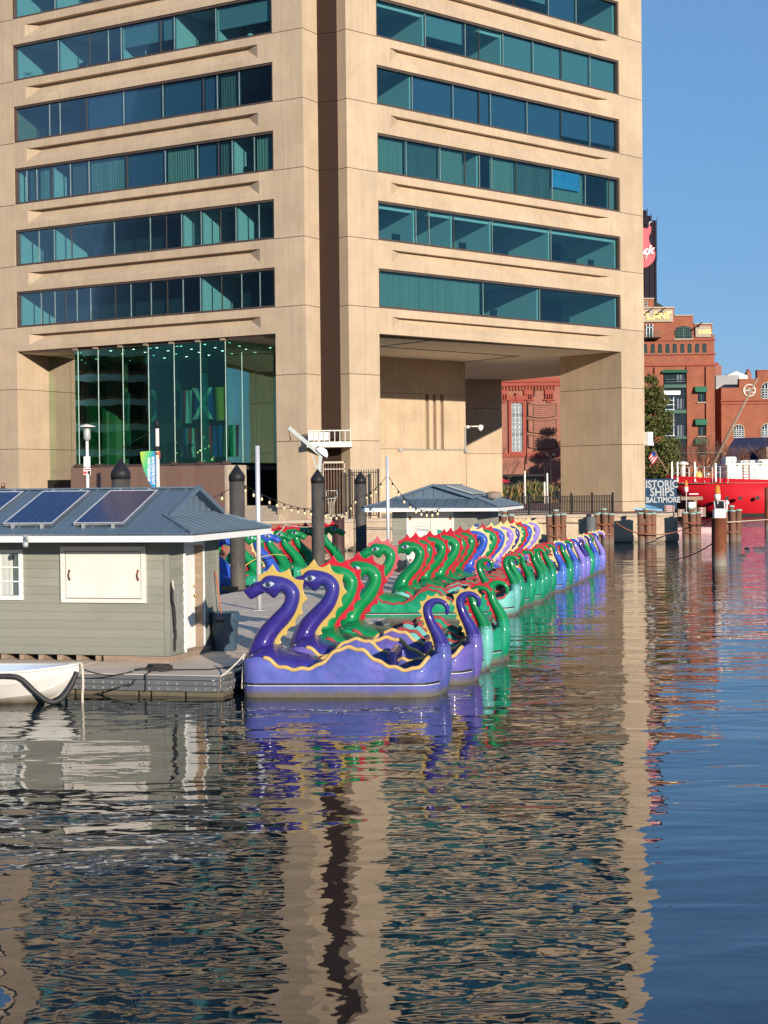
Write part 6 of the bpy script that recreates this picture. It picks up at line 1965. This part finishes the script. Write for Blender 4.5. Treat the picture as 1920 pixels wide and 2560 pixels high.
def smooth_pairs(P, f, n):
    a = spline([f(*p[0]) + (0,) for p in P], n)
    b = spline([f(*p[1]) + (0,) for p in P], n)
    h = spline([(p[2], 0, 0) for p in P], n)
    return [((u.x, u.y), (v.x, v.y), w_.x) for u, v, w_ in zip(a, b, h)]
def pair_loft(P, nseg=16, sq=1.0):
    rs = []
    for (ax, az), (bx_, bz_), hw in P:
        cx_, cz2 = (ax + bx_) / 2, (az + bz_) / 2
        dx, dz_ = (ax - bx_) / 2, (az - bz_) / 2
        r_ = []
        for k in range(nseg):
            a = 2 * pi * k / nseg
            ca, sa = cos(a), sin(a)
            r_.append((cx_ + dx * ca, hw * math.copysign(abs(sa) ** sq, sa), cz2 + dz_ * ca))
        rs.append(r_)
    return MB().rings(rs)
def crest_poly(pts, inn, base, H0, H1, pitch0, pitch1):
    """pts: outer line of the neck; inn: the opposite line; teeth grow on the outside"""
    V = [Vector(p) for p in pts]
    W = [Vector(p) for p in inn]
    n = []
    for i in range(len(V)):
        t = V[min(i + 1, len(V) - 1)] - V[max(i - 1, 0)]
        q = Vector((-t.y, t.x)).normalized()
        if q.dot(V[i] - W[i]) < 0:
            q = -q
        n.append(q)
    L = [0]
    for a, b in zip(V, V[1:]):
        L.append(L[-1] + (b - a).length)
    tot = L[-1]
    out, ph, last = [], 0.0, 0.0
    N = 150
    j = 0
    for k in range(N + 1):
        s = tot * k / N
        while j < len(L) - 2 and L[j + 1] < s:
            j += 1
        f = (s - L[j]) / max(1e-6, L[j + 1] - L[j])
        p, q = V[j].lerp(V[j + 1], f), n[j].lerp(n[j + 1], f).normalized()
        u = k / N
        ph += (s - last) / (pitch0 + (pitch1 - pitch0) * u)
        last = s
        g = abs(2 * (ph % 1) - 1)
        end = min(1, u / .03, (1 - u) / .04)
        out.append(p + q * ((base + (H0 + (H1 - H0) * min(1, u * 1.6)) * g ** 2.3) * max(.05, end)))
    innr = [a + (b - a).normalized() * .04 for a, b in zip(V, W)]
    return [tuple(p) for p in out] + [tuple(p) for p in innr[::-1]]
RIM = [(-.16, .60), (-.08, .63), (0, .66), (.15, .67), (.27, .64), (.46, .51), (.7, .456), (.97, .47), (1.15, .525), (1.27, .62), (1.45, .766), (1.63, .81), (1.87, .766), (2.0, .667), (2.14, .575), (2.36, .49), (2.62, .44), (2.81, .5), (2.95, .62), (3.08, .70)]
rim_s = [(p.x, p.y) for p in spline([(a, b, 0) for a, b in RIM], 6)]
def rim_z(x):
    for (a, b), (c, d) in zip(rim_s, rim_s[1:]):
        if a <= x <= c:
            return b + (d - b) * (x - a) / max(1e-6, c - a)
    return rim_s[-1][1] if x > 1 else rim_s[0][1]
def plan_w(x):
    tab = [(-.16, .42), (-.13, .56), (-.06, .66), (.06, .71), (.3, .72), (2.7, .72), (2.9, .68), (3.02, .55), (3.12, .36), (3.17, .2)]
    for (a, b), (c, d) in zip(tab, tab[1:]):
        if a <= x <= c:
            return b + (d - b) * (x - a) / (c - a)
    return tab[0][1] if x < 0 else tab[-1][1]
def make_boat():
    b = thing('dragon_boat', 'purple dragon pedal boat with gold crest, nearest the camera at the dock corner', 'pedal boat', (0, 0, 0), 0, 'dragon pedal boats rafted along the dock')
    xs = [-.16, -.13, -.06, .06] + [.16 + i * .08 for i in range(32)] + [2.72, 2.80, 2.9, 3.02, 3.12, 3.17]
    rs = []
    for x in xs:
        w_ = plan_w(x)
        z = rim_z(x) + (.012 * sin(x * 24) if .3 < x < 2.9 else 0)
        half = [(w_ * .72, -.25), (w_ * .95, -.10), (w_, .06), (w_, .20), (w_ + .004, .30), (w_ - .006, .5 * (z + .3)), (w_ - .012, z), (w_ - .06, z), (w_ - .085, .30)]
        half = [(max(.02, a), min(c, z) if c > .3 else c) for a, c in half]
        rs.append([(x, a, c) for a, c in half] + [(x, -a, c) for a, c in half[::-1]])
    MB().rings(rs).build('hull', G['purplehull'], b)
    m = MB()
    for s in (1, -1):
        m.tube([(x, s * (plan_w(x) - .034), rim_z(x) + .012 + .016 * sin(x * 24)) for x in [.22 + i * .045 for i in range(62)]], .036, 7)
    m.build('rim_trim', G['rimgold'], b)
    m, m2 = MB(), MB()
    loop = [(x, plan_w(x)) for x in xs[:-1]]
    loop = loop + [(x, -w_) for x, w_ in loop[::-1]]
    for mm, z0, z1, o in ((m, .205, .24, .020), (m2, .194, .203, .016)):
        mm.rings([[(x, y + math.copysign(o, y), z) if abs(y) > .5 else (x + (-o if x < 1 else o), y, z), (x, y, z)][:1] + [(x, y + math.copysign(o, y) if abs(y) > .5 else y, z1_)] + [(x, y * .98, z1_), (x, y * .98, z)]
                  for (x, y) in loop + loop[:1] for z, z1_ in ((z0, z1),)], caps=False, sm=False)
    m.build('rub_rail', K['rubber'], b)
    m2.build('trim_line', K['white'], b)
    # foredeck, seats, pedals
    fd = [(-.13, .60, .60, .60), (.12, .82, .64, .62), (.33, .83, .64, .60), (.45, .72, .63, .50), (.65, .68, .60, .46), (.88, .64, .52, .44), (1.05, .58, .38, .44), (1.16, .50, .15, .44)]
    rs = []
    for x, zc_, hw, zs_ in fd:
        rs.append([(x, hw * cos(pi * k / 12), zs_ + (zc_ - zs_) * sin(pi * k / 12) ** .7) for k in range(13)])
    MB().rings(rs, closed=False, caps=False).build('foredeck', G['purple'], b, fix=False)
    MB().box(1.72, 2.30, -.60, .60, .27, .47).box(2.28, 2.44, -.60, .60, .47, .74).build('seat', G['seat'], b, bev=.05)
    MB().box(1.0, 2.95, -.62, .62, .24, .275).build('cockpit_floor', G['seat'], b)
    m = MB()
    for s in (-.3, .3):
        m.tube([(1.28, s, .28), (1.36, s, .44)], .02, 6).tube([(1.36, s - .14, .44), (1.36, s + .14, .44)], .016, 6)
        m.box(1.31, 1.41, s - .2, s - .12, .42, .46).box(1.31, 1.41, s + .12, s + .2, .42, .46)
    m.build('pedals', K['black'], b)
    # neck with head
    P = smooth_pairs(NECK, pz, 3)
    nk = pair_loft(P, 18).build('neck', G['purple'], b)
    cp = smooth_pairs(NECK[3:18], pz, 4)
    poly = crest_poly([p[0] for p in cp], [p[1] for p in cp], .060, .15, .06, .25, .20)
    MB().prism(poly, lambda x, z: (x, -.028, z), lambda x, z: (x, .028, z)).build('crest', G['gold'], b, bev=.012)
    def surf(px_, py_):
        x, z = pz(px_, py_)
        best = min(P, key=lambda p: abs((p[0][0] + p[1][0]) / 2 + (p[0][0] - p[1][0]) / (p[0][1] - p[1][1] + 1e-6) * (z - (p[0][1] + p[1][1]) / 2) - x) if abs(p[0][1] - p[1][1]) > .02 else 9)
        cz3, hz3 = (best[0][1] + best[1][1]) / 2, abs(best[0][1] - best[1][1]) / 2
        f = max(-1, min(1, (z - cz3) / hz3))
        return x, best[2] * sqrt(max(.05, 1 - f * f)), z
    mouth = spline([surf(*p) for p in ((42, 418), (100, 418), (160, 398), (215, 384), (265, 402), (310, 418), (350, 396), (385, 350), (410, 312))], 3)
    brow = spline([surf(*p) for p in ((225, 268), (275, 262), (330, 262), (385, 285), (425, 300))], 3)
    for s in (1, -1):
        MB().tube([(p.x, s * (p.y + .004), p.z) for p in mouth], [.006 + .010 * sin(pi * i / (len(mouth) - 1)) for i in range(len(mouth))], 6).build('lip_ridge', G['purple'], nk)
        MB().tube([(p.x, s * (p.y - .004), p.z) for p in brow], [.008 + .018 * sin(pi * i / (len(brow) - 1)) for i in range(len(brow))], 6).build('brow_ridge', G['purple'], nk)
        ns_ = [surf(*p) for p in ((120, 352), (140, 332), (168, 326))]
        MB().tube([(x, s * (y + .004), z) for x, y, z in ns_], [.008, .016, .006], 6).build('nostril', K['black'], nk)
        ex, ey, ez = surf(300, 322)
        e = MB()
        n = 20
        ring = []
        for sc_e, yo_ in ((1.0, -.01), (.92, .016), (.6, .026), (.05, .030)):
            ring.append([(ex + .112 * sc_e * cos(2 * pi * k / n) * .98, s * (ey + yo_ - .012), ez + .054 * sc_e * sin(2 * pi * k / n) * (1 - .55 * abs(cos(2 * pi * k / n)) ** 2) + .012 * cos(2 * pi * k / n)) for k in range(n)])
        ev = e.rings(ring).build('eye', G['ew'], nk)
        MB().rings([[(ex - .004 + r * cos(2 * pi * k / 14), s * (ey + yo_), ez + .004 + r * sin(2 * pi * k / 14)) for k in range(14)] for r, yo_ in ((.050, .005), (.047, .018), (.030, .021))]).build('iris', G['iris'], ev)
        MB().rings([[(ex - .004 + r * cos(2 * pi * k / 10), s * (ey + yo_), ez + .004 + r * sin(2 * pi * k / 10)) for k in range(10)] for r, yo_ in ((.021, .016), (.018, .025), (.004, .026))]).build('pupil', K['black'], ev)
    # tail
    T2 = smooth_pairs(TAIL, tz, 3)
    cut = 15
    pair_loft(T2[:cut + 1], 16).build('tail_base', G['purplehull'], b)
    pair_loft(T2[cut - 1:], 14).build('tail', G['purple'], b)
    tp_ = T2[14:42]
    poly = crest_poly([p[0] for p in tp_], [p[1] for p in tp_], .03, .05, .06, .13, .12)
    MB().prism(poly, lambda x, z: (x, -.022, z), lambda x, z: (x, .022, z)).build('tail_crest', G['gold'], b, bev=.008)
    MB().box(-.02, .12, -.5, -.34, .63, .69).build('bow_patch', K['galv'], b, bev=.01)
    m = MB().tube([(-.14, .12, .66), (-.10, .0, .72), (-.14, -.12, .66)], .014, 6).build('bow_cleat', K['iron'], b)
    return b
proto = make_boat()
BASE = dict(body=G['purple'], hull=G['purplehull'], crest=G['gold'], rim=G['rimgold'], seat=G['seat'])
SCH = {'purple': {}, 'purple2': dict(hull='lavhull2'), 'green': dict(body='green', hull='greenhull', crest='red', rim='rimred', seat='seatg'), 'teal': dict(body='green', hull='tealhull', crest='red', rim='rimred', seat='seatg'), 'rosy': dict(body='green', hull='greenhull', crest='rosy', rim='rimred', seat='seatg'),
       'blue': dict(body='blue', hull='bluehull', crest='cream', rim='cream', seat='seat'), 'dkblue': dict(body='blue', hull='dkblue', crest='gold', rim='cream', seat='seat'), 'lav': dict(body='lav', hull='lavhull', crest='cream', rim='cream', seat='seat'), 'deep': dict(body='purple', hull='lavhull', crest='cream', rim='cream', seat='seat')}
BA = R(-4.6)
def origin(tx, ty, a): return (tx - 3.17 * cos(a), ty - 3.17 * sin(a), 0)
first = True
ordn = 'first second third fourth fifth sixth seventh'.split()
FLEET = [('purple', .97, 26.5, 'purple dragon pedal boat with gold crest, nearest the camera at the dock corner'),
         ('purple2', 1.60, 28.10, 'purple dragon pedal boat with gold crest, the second from the camera'),
         ('teal', 1.90, 29.66, 'green dragon pedal boat with red crest and pale teal stern, beside the purple pair'),
         ('green', 2.35, 31.25, 'green dragon pedal boat with red crest, last before the gap in the row')]
for i in range(15):
    sc_n = ('rosy', 'teal', 'green', 'green', 'green', 'green', 'green', 'blue', 'green', 'blue', 'lav', 'deep', 'green', 'blue', 'lav')[i]
    lab = {0: 'green dragon pedal boat with rosy crest, first after the gap in the row', 1: 'green dragon pedal boat with pale teal stern, second after the gap in the row',
           7: 'blue dragon pedal boat with cream crest, nearest of the blue ones', 8: 'green dragon pedal boat alone between two blue boats', 9: 'blue dragon pedal boat with cream crest just before the lavender one',
           10: 'pale lavender dragon pedal boat with cream crest beside the deep purple one', 11: 'deep purple dragon pedal boat with cream crest far along the row', 12: 'green dragon pedal boat with red crest, farthest of the green ones',
           13: 'blue dragon pedal boat with cream crest, last but one of the row', 14: 'lavender dragon pedal boat with cream crest, farthest end of the row'}.get(i, 'green dragon pedal boat with red crest, %s after the gap in the row' % ordn[min(i, 6)])
    FLEET.append((sc_n, 3.02 + .391 * i - (.3 if i == 0 else 0), 40.64 + 1.515 * i, lab))
jit = random.Random(2)
def scheme_map(n):
    return {BASE[k]: G[v] for k, v in SCH[n].items()}
for i, (n, x, y, lab) in enumerate(FLEET):
    a = BA + jit.uniform(-.045, .045) * (i > 3)
    o = origin(x + jit.uniform(-.10, .10) * (i > 3), y + jit.uniform(-.06, .06) * (i > 3), a)
    if i == 0:
        proto.location, proto.rotation_euler = o, (0, 0, a)
    else:
        dup(proto, o, a, lab, scheme_map(n))
for n, hx, hy, a, lab in (('dkblue', -5.1, 49.4, .02, 'deep blue dragon pedal boat facing right, beside the shed end pile'),
                          ('green', -4.33, 51.0, 0, 'green dragon pedal boat facing right, between two blue ones by the pole'),
                          ('blue', -3.9, 52.6, .02, 'blue dragon pedal boat facing right with its head under the shed eave corner'),
                          ('green', -3.6, 54.2, -.03, 'green dragon pedal boat facing right, biggest head beyond the shed eave'),
                          ('green', -3.2, 55.9, .02, 'green dragon pedal boat facing right, second head beyond the shed eave'),
                          ('green', -2.85, 57.6, 0, 'green dragon pedal boat facing right, head half hidden by the davit pile'),
                          ('green', -1.92, 59.6, .03, 'green dragon pedal boat facing right, alone right of the davit pile')):
    r_ = pi + BA + a
    dup(proto, (hx - .25 * cos(r_), hy - .25 * sin(r_), 0), r_, lab, scheme_map(n))
    [o for o in bpy.data.objects if o.get('label') == lab][0]['group'] = 'dragon pedal boats beyond the dock'
bo1 = proto.location
def BPt(x, y, z): return Vector((bo1.x + x * cos(BA) - y * sin(BA), bo1.y + x * sin(BA) + y * cos(BA), z))
rope('bow_line', 'pale bow line from the nearest purple dragon boat to the dock corner', [BPt(-.13, -.45, .70), tuple(D0 + DU * -.14 + DV * -.06 + Vector((0, 0, .27)))], .05, .014, K['rope'])
rope('bow_line', 'pale loose rope end hanging down the bow of the nearest purple boat', [BPt(-.15, -.46, .70), BPt(-.18, -.50, .12)], .0, .013, K['rope'])
rope('bow_line', 'dark dotted line from the dock corner to the nearest purple bow', [tuple(DP(-.1, .9, DZ + .02)), BPt(-.10, -.30, .68)], .06, .010, K['ropedk'])
rope('bow_line', 'short pale line on the bow of the second purple boat', [(-1.98, 28.1, .86), (-2.15, 27.95, .45)], .0, .012, K['rope'])
